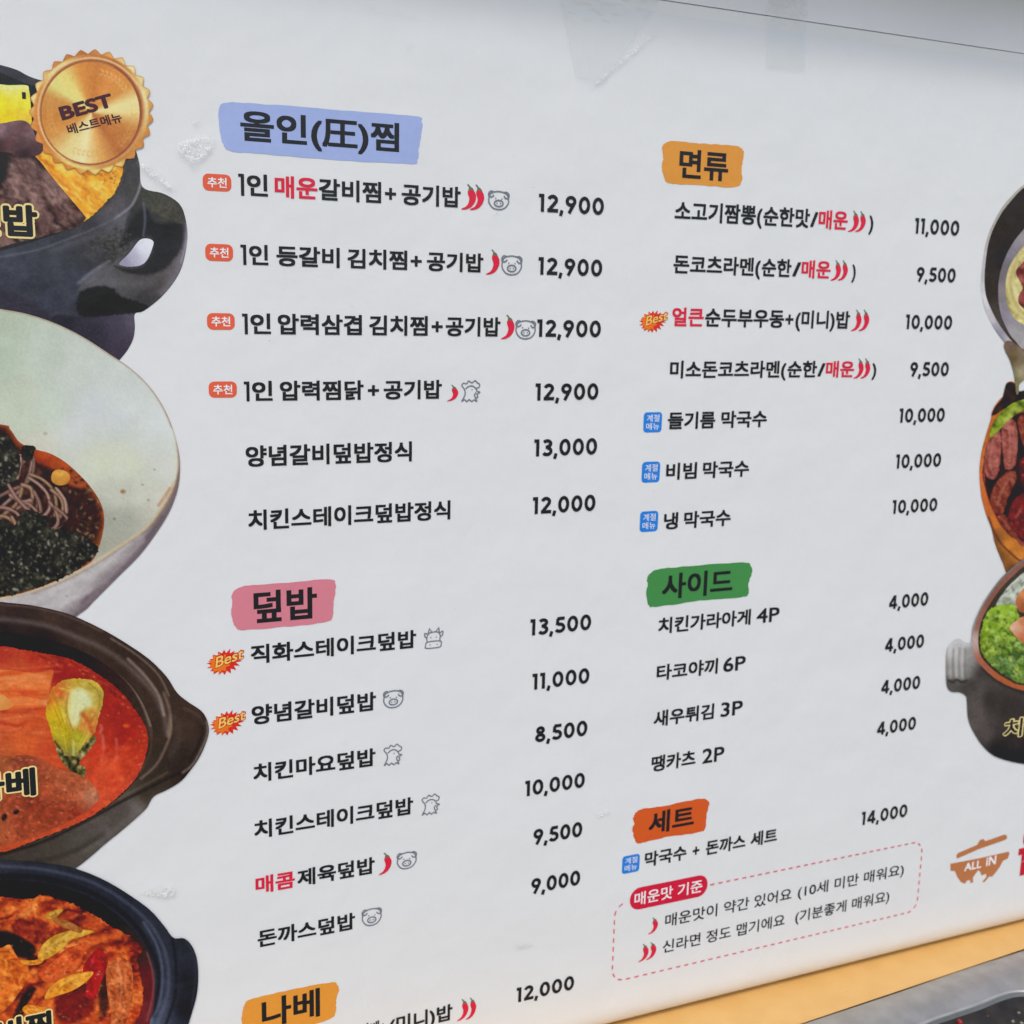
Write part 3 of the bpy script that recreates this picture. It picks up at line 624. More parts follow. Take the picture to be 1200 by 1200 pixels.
# ======== dish 2: buckwheat noodles in a celadon bowl
bowl = S((-88,352),(-40,356),(0,362),(32,368),(65,379),(97.5,395),(130,416),(153,431.5),(174,451.5),(190.5,475),(202,501),(209,527),(211,547),(208.5,573),(198.5,600),(182.5,626),(162.5,652),(136.5,678),(110.5,704),(94,719),(40,750),(-88,770), k=6)
cv.fill(bowl, mulf(idw([(0,372,182,192,172),(0,420,186,198,178),(20,460,194,202,182),(60,420,194,202,188),(60,480,196,206,190),(90,440,202,208,198),(110,480,206,211,208),(90,500,206,210,204),(140,490,208,214,208),(150,460,206,212,204),(185,500,210,216,210),(180,520,210,214,204),(120,540,206,210,188),(150,545,208,212,190),(195,550,210,214,202),(140,580,196,198,182),(165,585,204,206,190),(150,605,172,174,160),(125,610,170,172,156),(165,600,188,188,172),(120,640,172,172,154),(185,580,206,206,190),(100,662,178,172,154),(60,684,190,182,164),(40,520,206,204,186),(30,500,196,204,184)], 3), 30, .03, 3), grow=2)
wall_ = S((211.5,545),(208.5,573),(198.5,600),(182.5,626),(162.5,652),(136.5,678),(110.5,704),(94,719),(40,750),(-88,770),(-88,712),(0,701),(32.5,692.6),(65,681),(97.5,665),(130,645.5),(156,629),(175.5,613),(195,587),(205,566))
def outerwall(X, Y, d):
    k = np.clip(-sdf(bowl, X, Y)/20, 0, 1)[..., None]; n = fbm(X/16+Y/40, Y/9, 3, 3)[..., None]
    return (np.array([112,98,102])*(1-k)+np.array([186,181,178])*k)*(.9+.2*n)
cv.fill(wall_, outerwall, 1.6)
cv.stroke(SO((0,362.5),(32,368.5),(65,379.5),(97.5,395.5),(130,416.5),(153,432),(174,452),(190,475.5),(201.5,501)), 2.2, (168,140,118), .7, 1.8)
cv.stroke(SO((196,482),(204,502),(209,527),(210,546),(206,568),(196,589),(176,615)), 3.4, (150,122,102), .75, 2.4); cv.stroke(SO((205,508),(206,545),(202,564),(190,588)), 2.4, (214,210,188), .6, 2.4)
cv.stroke(SO((204,566),(193,589),(175,614),(156,630),(130,646.5),(97.5,666),(65,682),(32.5,693.6),(0,701.7)), 3.4, (200,186,154), .9, 1.8); cv.stroke(SO((197,588),(176,617),(150,636),(112,661.5),(75,681),(37,696)), 1.6, (150,122,92), .5, 1.8)
cv.stroke(SO((186,592),(194,580),(199,572)), 3, (170,100,60), .5, 2.4)
cv.stroke(SO((190,606),(160,646),(128,676),(96,706)), 5, (92,78,84), .45, 4); cv.stroke(SO((75,706),(110,690),(140,664),(168,634)), 4, (206,202,200), .4, 5)
for x, y, r in ((144,576,3.0),(167,568,1.1),(174,586,1.3),(134,608,1.5),(53,508,2.4),(78,698,1),(181,550,1)): cv.dot(x, y, r*1.1, r*.85, (158,108,62) if r > 2.8 else (124,116,90), .75 if r != 2.4 else .3, 1.5)
P2 = cut(cv, 'food_picture', bowl, 6, poster, label='printed photo of brown buckwheat noodles in a pale celadon bowl')
soup = S((-88,490),(0,497),(12,503),(23,518),(40,526),(58,531),(76,541),(93,556),(105,569),(117,587),(122,604),(121,622),(115,644),(106,659),(83,672),(58,684),(29,694),(0,700),(-88,712), k=5)
def brothf(X, Y, d):
    k = np.clip(-d/(7+3*vnoise(X/9, Y/9, 2)), 0, 1)[..., None]**.8; n = fbm(X/7, Y/7, 4, 3)[..., None]
    return np.array([176,88,44])*(1-k)+(np.array([26,12,8])+np.array([60,28,16])*n)*k
cv.fill(soup, (196,150,118), 5, grow=2.2, alpha=.6); cv.fill(soup, brothf, 2.8, grow=.4)
cv.fill(S((40,527),(60,532),(78,543),(93,557),(103,570),(92,572),(78,566),(66,552),(50,545),(40,540)), mulf(idw([(50,535,204,88,36),(70,545,186,84,30),(90,562,170,84,44),(48,544,140,50,22)]), 6, .15, 3), 4, alpha=.9)
for i in range(300):
    a = rr.uniform(-.9, 1.45); r = 1-abs(rr.gauss(0, .10)); x = 4+116*r*math.cos(a); y = 610+82*r*math.sin(a)
    cv.dot(x, y, rr.uniform(.5,1.7), rr.uniform(.5,1.2), rr.choice([(40,28,18),(28,22,16),(96,60,32),(120,72,36)]), .7, 1)
for i in range(70):
    x, y = rr.uniform(72, 116), rr.uniform(570, 650); cv.dot(x, y, rr.uniform(.8,3.4), rr.uniform(.6,1.8), rr.choice([(150,136,104),(176,160,126),(110,84,58),(88,74,52)]), .6, 1.2, rr.uniform(0,3))
cv.stroke(SO((76,533),(95,550),(110,568),(122,590),(126,610)), 2.0, (222,222,210), .45, 3)
broth = cut(cv, 'broth', soup, 7, P2)
gar = S((62,553),(70,550),(80,554),(82,562),(76,568),(66,568),(60,562)); cv.fill(gar, mulf(idw([(72,558,222,178,84),(66,564,196,140,58),(78,564,200,130,56)]), 5, .1), 3, grow=1); cut(cv, 'garlic_piece', gar, 8, P2)
# noodles
ndl = S((-60,545),(0,536),(22,532),(38,534),(48,552),(60,566),(72,576),(82,596),(78,610),(68,620),(58,622),(40,632),(0,640),(-60,640))
cv.fill(ndl, mulf(pal([(22,10,10),(52,28,22),(92,62,50)], 7, 7, 4), 4, .2), 2, grow=1)
def noodle(pts, w=4.2):
    P_ = SO(*pts, k=6); cv.stroke(P_, w+1.8, (58,36,30), .7, 1.6)
    c0_ = rr.choice([(146,112,98),(132,98,84),(158,126,112),(118,86,70),(150,120,92)])
    cv.stroke(P_, w, c0_, 1, 1.2); cv.stroke([(x-.7, y-.8) for x, y in P_], w*.35, tuple(min(235, v+38) for v in c0_), .7, 1)
for p in ([(-5,600),(12,585),(26,572),(34,556),(38,540)], [(-5,584),(14,574),(28,568),(38,556),(40,535)], [(0,560),(14,556),(24,546),(32,536)], [(-5,612),(8,600),(18,592),(24,580),(26,570)],
          [(18,526),(24,536),(22,552),(20,560)], [(34,560),(46,568),(56,580),(58,596),(50,606)], [(36,556),(50,562),(62,574),(66,590),(64,604)], [(30,570),(40,578),(44,590),(40,602),(34,606)],
          [(26,568),(36,572),(38,584),(32,598)], [(60,574),(70,582),(74,594),(70,606)], [(58,588),(66,600),(68,612),(62,620),(52,622)], [(64,594),(76,604),(80,612),(70,620),(58,624)],
          [(40,576),(46,588),(48,600)], [(-5,594),(10,596),(22,604),(24,618)], [(-5,604),(8,606),(18,614)], [(12,580),(26,588),(36,586)], [(20,596),(32,590),(44,600)], [(66,572),(76,586),(78,600)], [(-5,548),(8,548),(16,538)], [(14,606),(20,620),(12,632)], [(10,568),(20,584),(36,600),(46,602)]):
    noodle(p, rr.uniform(2.6, 4.0))
cut(cv, 'noodles', ndl, 9, P2)
def seaweed(P_, name, n, lay, light=.3):
    cv.fill(P_, pal([(16,15,16),(30,30,28),(48,47,40),(80,77,62)], 13, 9, 7, 0, 4, 2.2), 2.5, grow=1)
    A = np.asarray(P_); lo, hi = A.min(0), A.max(0)
    for i in range(n):
        x, y = rr.uniform(lo[0], hi[0]), rr.uniform(lo[1], hi[1])
        if float(sdf(P_, np.array([[x]]), np.array([[y]]))[0,0]) > -1: continue
        c = rr.choice([(12,12,13),(18,18,18),(60,60,48),(50,52,44),(90,86,68)]) if rr.random() > light else rr.choice([(140,134,116),(112,110,90),(186,178,160),(96,104,80)])
        cv.dot(x, y, rr.uniform(.8,2.8), rr.uniform(.6,1.5), c, .75, 1.1, rr.uniform(0,3))
    cut(cv, name, P_, lay, P2)
s1 = jag(S((-60,506),(0,507),(10,512),(20,526),(24,540),(20,560),(8,566),(0,572),(-60,575))); seaweed(s1, 'seaweed_flakes', 420, 10, .62)
s2 = jag(S((26,524),(33,522),(41,524),(38,534),(34,540),(27,538))); seaweed(s2, 'seaweed_leaf', 30, 10, .1)
s3 = jag(S((-60,606),(0,608),(12,618),(20,612),(26,600),(40,598),(54,606),(60,620),(72,620),(88,624),(104,632),(114,642),(106,656),(84,671),(58,683),(29,692.5),(0,698.5),(-60,705)), 2.2); seaweed(s3, 'seaweed_heap', 1900, 10, .26)

# ======== dish 3: red stew in a brown earthenware pot
pot = S((-88,700),(-40,700),(0,705),(37,709),(75,717.5),(100,727.5),(125,740),(150,755),(175,772.5),(195,792.5),(207,811),(220,822),(236,833),(243,845),(244.5,858),(240,873),(233,888),(224,901),(212,915),(196,925),(180,933),(172,946),(162,956),(140,975),(125,987),(87,1018),(40,1040),(-88,1050), k=5)
cv.fill(pot, mulf(idw([(0,712,66,48,44),(60,722,72,54,46),(100,745,64,48,40),(150,770,62,46,38),(185,800,66,50,40),(200,850,64,48,38),(220,850,76,58,48),(232,850,58,44,36),(210,890,52,42,34),(215,905,50,38,30),(180,910,60,50,40),(170,930,68,58,46),(140,960,88,80,72),(100,990,84,78,70),(160,945,110,102,96),(60,1000,74,68,58),(30,1010,70,62,54),(120,975,98,90,84),(0,740,40,32,32),(50,745,40,28,24)]), 12, .10, 3), grow=2)
for (pts, w, c, al, so) in (([(-60,722),(0,725),(50,732),(87,745),(125,762),(155,785),(180,812),(192,837),(196,860)], 5, (132,118,112), .55, 6),
        ([(-60,703),(0,708),(40,712),(80,722),(120,740)], 2, (112,92,86), .6, 2), ([(130,748),(160,767),(185,790),(198,815)], 1.8, (150,134,124), .7, 2),
        ([(150,772),(170,792),(186,815),(192,838)], 3.0, (190,172,160), .6, 3), ([(200,838),(200,858),(192,880),(182,897),(165,912)], 2.4, (150,128,110), .7, 2.4),
        ([(192,812),(199,835),(197,862)], 3.4, (178,152,132), .45, 3), ([(242,845),(243,858),(238,873),(226,895),(214,905)], 1.8, (160,146,138), .75, 1.8),
        ([(236,842),(237,858),(230,878),(222,892)], 3, (34,26,22), .7, 3), ([(216,830),(232,838),(238,848)], 3, (108,86,72), .5, 4), ([(204,840),(210,860),(200,885)], 7, (96,82,76), .35, 7),
        ([(210,905),(190,915),(172,924),(140,940),(100,962),(50,986),(0,1001)], 3.4, (34,28,24), .8, 2.4), ([(196,905),(172,918),(140,935),(100,957),(50,979),(0,994)], 2, (112,94,78), .6, 2),
        ([(165,948),(140,968),(100,996)], 6, (128,120,114), .35, 6), ([(30,1012),(80,1000),(120,978)], 5, (52,46,40), .5, 5)):
    cv.stroke(SO(*pts), w, c, al, so)
P3 = cut(cv, 'food_picture', pot, 11, poster, label='printed photo of red stew with bok choy in a brown earthenware pot')
inw = S((-88,735),(0,740),(40,745),(80,756),(110,770),(140,790),(160,812),(174,838),(180,862),(176,885),(166,905),(142,932),(110,955),(75,972),(37,987),(0,999),(-88,1010))
cv.fill(inw, mulf(idw([(0,748,28,26,30),(40,752,30,22,22),(90,770,34,22,18),(130,795,52,36,28),(160,825,60,44,36),(172,850,70,54,44),(175,880,56,42,34),(150,925,52,40,32)]), 8, .15, 3), 3, grow=1)
cv.stroke(SO((120,772),(140,788),(156,806),(168,828),(176,850)), 2.6, (164,142,126), .7, 2.4); cv.stroke(SO((177,855),(176,880),(164,905)), 3, (96,76,62), .7, 3)
wall3 = cut(cv, 'pot_wall', inw, 12, P3)
st = jag(S((-88,752),(0,757),(25,761),(50,765),(82,772),(107,785),(132,802),(150,820),(165,842),(172,857),(172.5,877),(163,905),(141,931),(110,954),(75,971),(37,986),(0,998),(-88,1006), k=5), .9)
cv.fill(st, mulf(idw([(0,765,172,54,42),(40,770,176,54,36),(90,790,156,38,26),(110,790,162,44,28),(70,790,146,30,30),(30,790,204,92,48),(0,800,214,110,60),(40,810,216,118,58),(20,825,212,112,56),(50,840,206,88,42),(0,850,206,96,54),(30,870,212,102,50),(20,890,196,96,50),(60,880,200,80,44),(130,830,158,40,26),(150,850,160,38,26),(140,870,166,40,28),(155,880,178,54,34),(120,880,204,64,40),(130,900,214,84,50),(120,920,210,90,54),(145,915,200,74,46),(0,900,150,92,50)]), 9, .10, 5), 2, grow=1)
for (pts, w, c, al, so) in (([(-10,832),(20,834),(52,828)], 5, (176,56,34), .6, 5), ([(-10,790),(30,786),(60,782)], 3, (180,46,34), .5, 4), ([(5,842),(40,838),(56,842)], 2, (226,130,80), .5, 2), ([(0,846),(20,850),(30,846)], 3, (172,40,30), .6, 3)):
    cv.stroke(SO(*pts), w, c, al, so)
for i in range(110):
    x, y = rr.uniform(-20, 56), rr.uniform(776, 890); cv.stroke([(x,y),(x+rr.uniform(6,22), y+rr.uniform(-2,2))], rr.uniform(.8,2.4), rr.choice([(226,134,78),(190,70,36),(230,150,92),(180,56,34)]), .25, 2)
for i in range(120):
    a = rr.uniform(-1.3, 1.5); r = rr.uniform(.93, 1.0); x = 4+168*r*math.cos(a); y = 876+112*r*math.sin(a)*1.0
    cv.dot(x, y, rr.uniform(.6,2), rr.uniform(.5,1.4), rr.choice([(224,120,84),(150,50,30),(232,150,110)]), .5, 1.2)
for (x, y, l) in ((120,862,30),(136,866,28),(118,850,8)): cv.stroke(SO((x,y),(x+1,y+l*.5),(x-1,y+l)), 3, (222,150,140), .5, 3)
for (x, y) in ((148,850),(142,912),(125,940)): cv.dot(x, y, 4, 2.4, (226,120,50), .6, 2)
def wet(c, P_, n, cols, sz=(.5, 1.6), al=.5):
    A = np.asarray(P_); lo, hi = A.min(0), A.max(0); X = np.array([[rr.uniform(max(lo[0], -20), hi[0]), rr.uniform(lo[1], min(hi[1], 1215))] for _ in range(n)]); d = sdf(P_, X[:,0], X[:,1])
    for (x, y), q in zip(X, d):
        if q < -1.5: c.dot(x, y, rr.uniform(*sz)*1.5, rr.uniform(*sz)*.7, rr.choice(cols), al, 1.0, rr.uniform(-.6,.6))
wet(cv, st, 200, [(240,170,130),(120,24,14),(232,120,70)], (.5,1.5), .38)
cv.fill(S((96,884),(120,876),(150,872),(166,880),(150,912),(120,934),(112,920)), mulf(pal([(176,50,30),(206,76,40),(222,104,60)], 10, 5, 4, -.5), 5, .15), 8, alpha=.5)
for i in range(26):
    a = rr.uniform(-1.35, -.5); x, y = 4+rr.uniform(.90,.985)*168*math.cos(a), 876+rr.uniform(.93,1)*118*math.sin(a); cv.stroke(SO((x,y),(x+rr.uniform(2,6), y+rr.uniform(1,3)), (x+rr.uniform(5,10), y+rr.uniform(3,7)), k=3), rr.uniform(.8,2), rr.choice([(130,24,16),(220,90,60),(110,20,20)]), .5, 1.4)
stew = cut(cv, 'stew', st, 13, P3)
nap = S((-60,786),(0,784),(40,788),(62,784),(60,800),(56,822),(54,828),(20,830),(-60,834)); cv.fill(nap, mulf(pal([(206,86,44),(216,110,52),(224,132,70),(228,150,96)], 30, 5, 3, .0, 3, 1), 7, .08), 4)
cut(cv, 'cabbage_leaf', nap, 14, P3)
on_ = S((-30,812),(0,813),(8,817),(16,825),(10,830),(0,832),(-30,834)); cv.fill(on_, idw([(0,820,222,160,90),(10,826,214,140,72)]), 1.6, grow=1); cut(cv, 'onion_piece', on_, 15, P3)
bok = jag(S((55,826),(60,808),(72,798),(85,795),(104,796),(114,800),(121,812),(119,828),(115,842),(112,856),(104,868),(92,880),(88,890),(80,890),(72,884),(64,870),(58,850),(54,838), k=5), 1.0)
cv.fill(bok, mulf(idw([(88,800,206,170,50),(108,802,196,168,56),(95,812,214,222,160),(100,822,200,216,160),(85,830,216,222,150),(92,838,220,214,150),(66,830,216,186,30),(62,842,206,180,20),(72,852,190,172,10),(80,838,214,186,60),(104,836,206,130,50),(96,848,206,110,56),(92,862,170,176,40),(80,862,180,172,30),(110,850,190,110,44),(84,878,160,160,60),(70,810,206,90,40),(60,820,204,100,40),(118,820,170,150,50),(76,884,110,90,40)]), 5, .14, 5), 1.8, grow=1.5)
for (pts, w, c, al) in (([(64,868),(72,880),(76,890)], 3, (52,44,20), .7), ([(110,860),(104,872),(96,882)], 3.4, (56,46,22), .6), ([(86,868),(86,886)], 2, (224,214,170), .7), ([(70,806),(84,812),(80,830)], 2, (220,206,90), .6), ([(104,800),(116,812),(115,832)], 1.6, (126,118,40), .5), ([(60,866),(68,882)], 2, (236,170,150), .6), ([(72,836),(74,856),(80,874)], 1.6, (150,140,10), .5)):
    cv.stroke(SO(*pts), w, c, al, 1.6)
for i in range(30):
    a = rr.uniform(-.5, .5); x0_, y0_ = 84+rr.uniform(-26, 28), rr.uniform(808, 850); cv.stroke(SO((x0_, y0_), (84+(x0_-84)*.7, y0_+16), (82+(x0_-84)*.35, min(888, y0_+34)), k=4), rr.uniform(.7,1.6), rr.choice([(236,226,130),(150,130,20),(206,120,30),(120,110,20),(224,190,40)]), .38, 1.2)
cv.fill(S((82,812),(92,806),(104,814),(108,826),(96,832),(92,848),(84,850),(80,838),(82,826)), (218,224,178), 5, alpha=.75)
cv.stroke(SO((80,812),(78,826),(80,842),(86,856)), 1.6, (150,110,30), .6, 1.4); cv.stroke(SO((96,836),(104,846),(108,858)), 5, (190,86,40), .7, 3); cv.stroke(SO((90,800),(100,806),(112,806)), 2, (172,150,40), .7, 1.6)
wet(cv, bok, 60, [(240,240,190),(120,90,20)], (.5,1.2), .4)
cut(cv, 'bok_choy', bok, 16, P3)
shr = jag(S((66,876),(78,884),(90,884),(98,872),(110,862),(112,868),(100,884),(92,894),(100,900),(98,912),(88,908),(78,898),(70,888)), 1.2)
cv.fill(shr, mulf(pal([(36,30,16),(84,80,36),(150,140,84),(206,196,150)], 5, 5, 12), 3, .2), 1.5, grow=.5); cut(cv, 'leaf_tips', shr, 16.5, P3)
mt = S((-60,884),(0,886),(30,884),(50,890),(72,900),(95,908),(110,920),(116,934),(106,946),(80,962),(50,975),(20,985),(-60,994))
cv.fill(mt, mulf(idw([(0,890,172,98,54),(50,900,168,82,50),(30,895,150,70,48),(90,915,176,92,56),(70,920,180,96,60),(105,935,196,140,104),(100,944,170,90,60),(60,950,150,60,36),(90,950,150,50,30),(30,965,160,72,44),(0,975,180,96,56),(60,930,170,80,48),(40,940,146,58,36),(50,970,160,70,40)]), 5, .24, 6), 3, grow=1)
for i in range(340):
    x, y = rr.uniform(-10, 112), rr.uniform(888, 980); cv.dot(x, y, rr.uniform(.6,2), rr.uniform(.5,1.4), rr.choice([(206,130,86),(124,40,24),(190,100,60),(224,160,120),(104,36,24)]), .35, 1.2)
cv.stroke(SO((72,890),(84,898),(98,906)), 7, (92,88,36), .7, 2.4); cv.stroke(SO((76,890),(90,900)), 1.4, (190,180,110), .7, 1); cv.stroke(SO((104,902),(116,910),(112,918)), 2, (232,160,130), .5, 2); cv.dot(5,957,3,4.5,(28,20,16),1,1.2,.4); cv.dot(19,951,4,2.6,(30,22,18),1,1.2,-.5)
wet(cv, mt, 160, [(236,180,140),(80,20,12),(220,130,90)], (.5,1.5), .5)
cut(cv, 'meat_piece', mt, 17, P3)
outlined('나베', -32, 43, 937, 935, 34, P3, 19, .0011, off=.043)

# ======== dish 4: braised ribs in a black pot
pot = S((-88,1003),(-40,1004),(0,1007),(37,1009),(75,1014),(100,1021),(125,1032),(150,1047),(175,1065),(192,1084),(203,1098),(216,1099),(226,1110),(231.5,1130),(231,1160),(224,1188),(214,1215),(190,1250),(140,1290),(60,1320),(-88,1330), k=5)
cv.fill(pot, mulf(idw([(0,1014,52,54,64),(60,1020,46,48,58),(110,1036,42,44,54),(150,1060,40,42,52),(185,1095,46,48,58),(195,1150,56,60,74),(190,1180,70,76,92),(195,1120,50,54,66),(215,1110,42,44,52),(220,1150,30,31,38),(215,1180,28,28,34),(0,1030,40,42,50),(60,1035,34,36,44),(180,1200,80,90,110)]), 10, .10, 3), grow=2)
for (pts, w, c, al, so) in (([(-60,1010),(0,1014),(50,1018),(100,1030),(140,1051),(172,1078),(190,1106),(197,1135),(196,1165),(184,1200)], 3, (104,112,132), .55, 4), ([(0,1026),(50,1028),(100,1042),(140,1066),(165,1092),(182,1125),(186,1150),(180,1190)], 5, (18,18,24), .75, 4),
        ([(202,1100),(206,1130),(204,1170),(190,1210)], 3, (24,24,30), .8, 3), ([(218,1102),(227,1118),(229,1145),(224,1180)], 2, (62,64,74), .6, 2), ([(206,1155),(228,1150)], 5, (58,58,66), .35, 4), ([(168,1080),(184,1108),(190,1140),(186,1175),(172,1205)], 2.4, (116,126,150), .6, 3)):
    cv.stroke(SO(*pts), w, c, al, so)
P4 = cut(cv, 'food_picture', pot, 18, poster, label='printed photo of spicy braised ribs in a black pot, bottom left')
iw = S((-88,1030),(0,1030),(50,1034),(100,1048),(136,1070),(160,1094),(176,1122),(181,1150),(178,1185),(160,1240),(100,1290),(-88,1300))
cv.fill(iw, mulf(idw([(0,1036,20,20,24),(60,1042,14,13,14),(110,1062,14,12,12),(150,1090,50,40,38),(168,1110,60,40,36),(172,1150,104,30,38),(168,1190,110,40,44),(140,1080,26,22,22)]), 8, .15, 3), 3, grow=1)
cv.stroke(SO((172,1115),(179,1140),(179,1165),(172,1195)), 1.6, (176,120,110), .6, 2)
cut(cv, 'pot_wall', iw, 19, P4)
sw = jag(S((-88,1046),(0,1050),(30,1053),(50,1048),(62,1051),(87,1060),(112,1073),(137,1088),(152,1098),(166,1110),(160,1122),(164,1140),(168,1165),(160,1195),(140,1240),(90,1280),(-88,1290), k=5), 1.8)
cv.fill(sw, mulf(pal([(70,18,16),(140,44,28),(190,80,36),(214,110,48),(228,140,70)], 20, 11, 12, -.35, 4, 1.8), 5, .2, 6), 2.4, grow=1)
cv.fill(S((-20,1092),(8,1090),(28,1098),(42,1110),(36,1122),(20,1120),(10,1112),(-20,1118)), (26,12,12), 4, alpha=.95)
cv.fill(S((14,1086),(50,1082),(66,1092),(60,1100),(40,1104),(20,1094)), pal([(96,18,20),(140,44,30),(172,70,40)], 6, seed=3), 5, alpha=.8)
cv.fill(S((70,1152),(100,1150),(112,1170),(104,1190),(80,1200),(64,1186)), pal([(70,10,16),(112,22,24),(140,40,30)], 6, seed=8), 6, alpha=.85)
cv.fill(S((16,1190),(24,1170),(34,1156),(42,1158),(32,1176),(24,1194)), (24,14,12), 3, alpha=.9); cv.fill(S((118,1146),(126,1140),(128,1160),(124,1190),(116,1180)), (40,22,18), 4, alpha=.8)
for i in range(900):
    x, y = rr.uniform(-10, 168), rr.uniform(1052, 1210); c = tuple(cv.sample(np.array([[x, y]]))[0]); k = rr.choice([.62, .8, 1.2, 1.35])
    cv.dot(x, y, rr.uniform(.8,3.4), rr.uniform(.7,1.8), tuple(min(245, v*k+(8 if k > 1 else 0)) for v in c), .55, 1.2, rr.uniform(-.9,.5))
wet(cv, sw, 420, [(244,190,130),(60,10,8),(236,150,70),(90,16,12)], (.5,1.4), .5)
food4 = cut(cv, 'braised_sauce', sw, 20, P4)
def piece(name, P_, stops, sc, seed, rot, hl=None, lay=21, par=None):
    cv.fill(P_, (60,18,14), 3, grow=2.0, alpha=.6)
    cv.fill(P_, mulf(pal(stops, sc, sc*.6, seed, rot, 4, 1.5), 4, .2, seed), 1.6, grow=.6)
    wet(cv, P_, int(abs(len(P_))*1.6), [(250,214,150),(120,40,16)], (.4,1.3), .5)
    if hl: cv.stroke(SO(*hl[0]), hl[1], hl[2], .6, 2)
    cut(cv, name, P_, lay, par)
piece('rib_piece', S((125,1130),(136,1121),(146,1122),(154,1132),(156,1150),(154,1175),(146,1200),(132,1230),(122,1220),(130,1190),(126,1165),(124,1145)), [(130,56,30),(184,90,44),(206,116,62),(222,146,96)], 7, 3, 1.3, ([(138,1130),(142,1150),(140,1180)], 2, (232,160,110)), 21.35, P4)
piece('rib_piece', S((-20,1112),(0,1110),(12,1106),(20,1120),(32,1130),(34,1145),(24,1160),(8,1180),(-20,1196)), [(150,60,26),(206,104,36),(226,130,48),(236,156,80)], 9, 5, .5, ([(0,1120),(8,1128),(4,1142)], 3, (244,170,60)), 21.70, P4)
piece('kimchi_leaf', S((44,1136),(60,1128),(76,1112),(96,1106),(98,1116),(94,1130),(88,1136),(60,1150),(48,1146)), [(160,54,28),(206,90,40),(222,116,56)], 8, 7, -.6, None, 22.05, P4)
piece('red_pepper', S((97,1134),(108,1116),(118,1112),(126,1122),(124,1136),(118,1150),(114,1162),(108,1170),(100,1166),(102,1148)), [(130,8,24),(170,12,30),(196,20,40)], 12, 4, 1.2, ([(110,1120),(106,1132)], 2, (220,80,90)), 22.40, P4)
piece('green_onion_slice', S((44,1120),(50,1106),(62,1096),(78,1090),(92,1088),(110,1090),(98,1096),(84,1100),(74,1110),(60,1120),(50,1124)), [(176,130,40),(206,160,56),(222,180,80)], 9, 2, -.6, ([(54,1114),(66,1102),(84,1092)], 1.6, (232,210,130)), 22.75, P4)
piece('green_onion_slice', S((24,1124),(40,1124),(52,1120),(48,1128),(34,1130),(26,1128)), [(212,130,30),(230,160,50)], 7, 2, 0, None, 23.10, P4)
piece('green_onion_slice', S((52,1168),(58,1156),(72,1146),(88,1140),(106,1137),(109,1140),(100,1150),(84,1160),(66,1166),(56,1170)), [(200,120,26),(224,150,44),(236,176,76)], 8, 6, -.5, ([(70,1154),(88,1144),(104,1139)], 1.4, (246,206,110)), 23.45, P4)
piece('green_onion_slice', S((26,1182),(32,1176),(46,1178),(58,1180),(50,1186),(34,1188)), [(216,130,30),(236,160,60)], 7, 2, 0, None, 23.80, P4)
piece('green_onion_slice', S((53,1072),(62,1066),(74,1064),(70,1070),(60,1076)), [(176,136,40),(206,160,60)], 6, 1, -.4, None, 24.15, P4)
piece('green_onion_slice', S((62,1074),(80,1078),(96,1088),(92,1092),(76,1086),(64,1080)), [(150,90,40),(180,116,56)], 7, 9, .5, None, 24.50, P4)
outlined('갈비찜', -40, 62, 1228, 1222, 34, P4, 26, .0011, off=.043)

# ======== right side dishes
cw = Canvas(1085, 180, 1300, 930)
# dish 7 first (lies lowest), then 6, then 5
def quick(name, P_, col, lay, par, soft=2, grow=1.5, label=None): cw.fill(P_, col, soft, grow=grow); return cut(cw, name, P_, lay, par, label=label)
bowl5 = S((1260,192),(1225,200),(1200,216),(1182,233),(1170,249.5),(1158.7,273),(1153,295),(1149.5,325),(1150,345),(1155,365),(1166,387),(1179,403.6),(1199,419),(1240,432),(1295,425),(1295,200))
cw.fill(bowl5, mulf(idw([(1150,320,190,188,188),(1160,370,200,196,196),(1185,400,196,192,194),(1155,350,216,214,214),(1170,392,150,146,156),(1185,230,176,172,160),(1160,270,180,176,168)]), 9, .05), 2, grow=2)
cw.stroke(SO((1150,350),(1158,375),(1175,398),(1192,412)), 1.4, (120,118,140), .6, 1.6)
P5 = cut(cw, 'food_picture', bowl5, 3, poster, label='printed photo of a noodle soup bowl with dark inside, upper right edge')
quick('bowl_wall', S((1262,197),(1228,204),(1200,219.5),(1184,236),(1172,252),(1161,275),(1156,297),(1153.5,325),(1155,345),(1161,362),(1172,382),(1190,404),(1215,418),(1295,420),(1295,205)), mulf(idw([(1160,290,52,42,32),(1165,340,56,46,38),(1185,260,50,40,32),(1178,300,40,32,26),(1165,365,80,72,62)]), 6, .12), 4, P5)
quick('broth', S((1260,225),(1220,245),(1200,268),(1188,283),(1179,299),(1172,319),(1169.5,338),(1171,361),(1177,380),(1189,399),(1210,412),(1295,415),(1295,225)), mulf(idw([(1175,340,140,132,136),(1180,370,150,144,152),(1192,395,170,166,164),(1190,290,140,134,142),(1172,320,120,112,116),(1200,280,160,154,152)]), 8, .08), 5, P5)
nd = S((1235,270),(1205,284),(1190,300),(1180,320),(1178,345),(1184,366),(1198,380),(1240,395),(1290,390),(1290,270))
cw.fill(nd, mulf(pal([(150,136,80),(192,180,116),(214,204,140),(228,220,170)], 9, 5, 3, 1.2, 3, 1.4), 5, .1), 2.4, grow=1)
for i in range(16):
    r = rr.uniform(.72, 1.0); cw.stroke([(1222-44*r*math.cos(a), 332-52*r*math.sin(a)) for a in np.linspace(-1+rr.uniform(-.3,.3), .8+rr.uniform(-.3,.3), 12)], 1.5, rr.choice([(232,224,176),(176,160,96),(222,212,150)]), .6, 1.2)
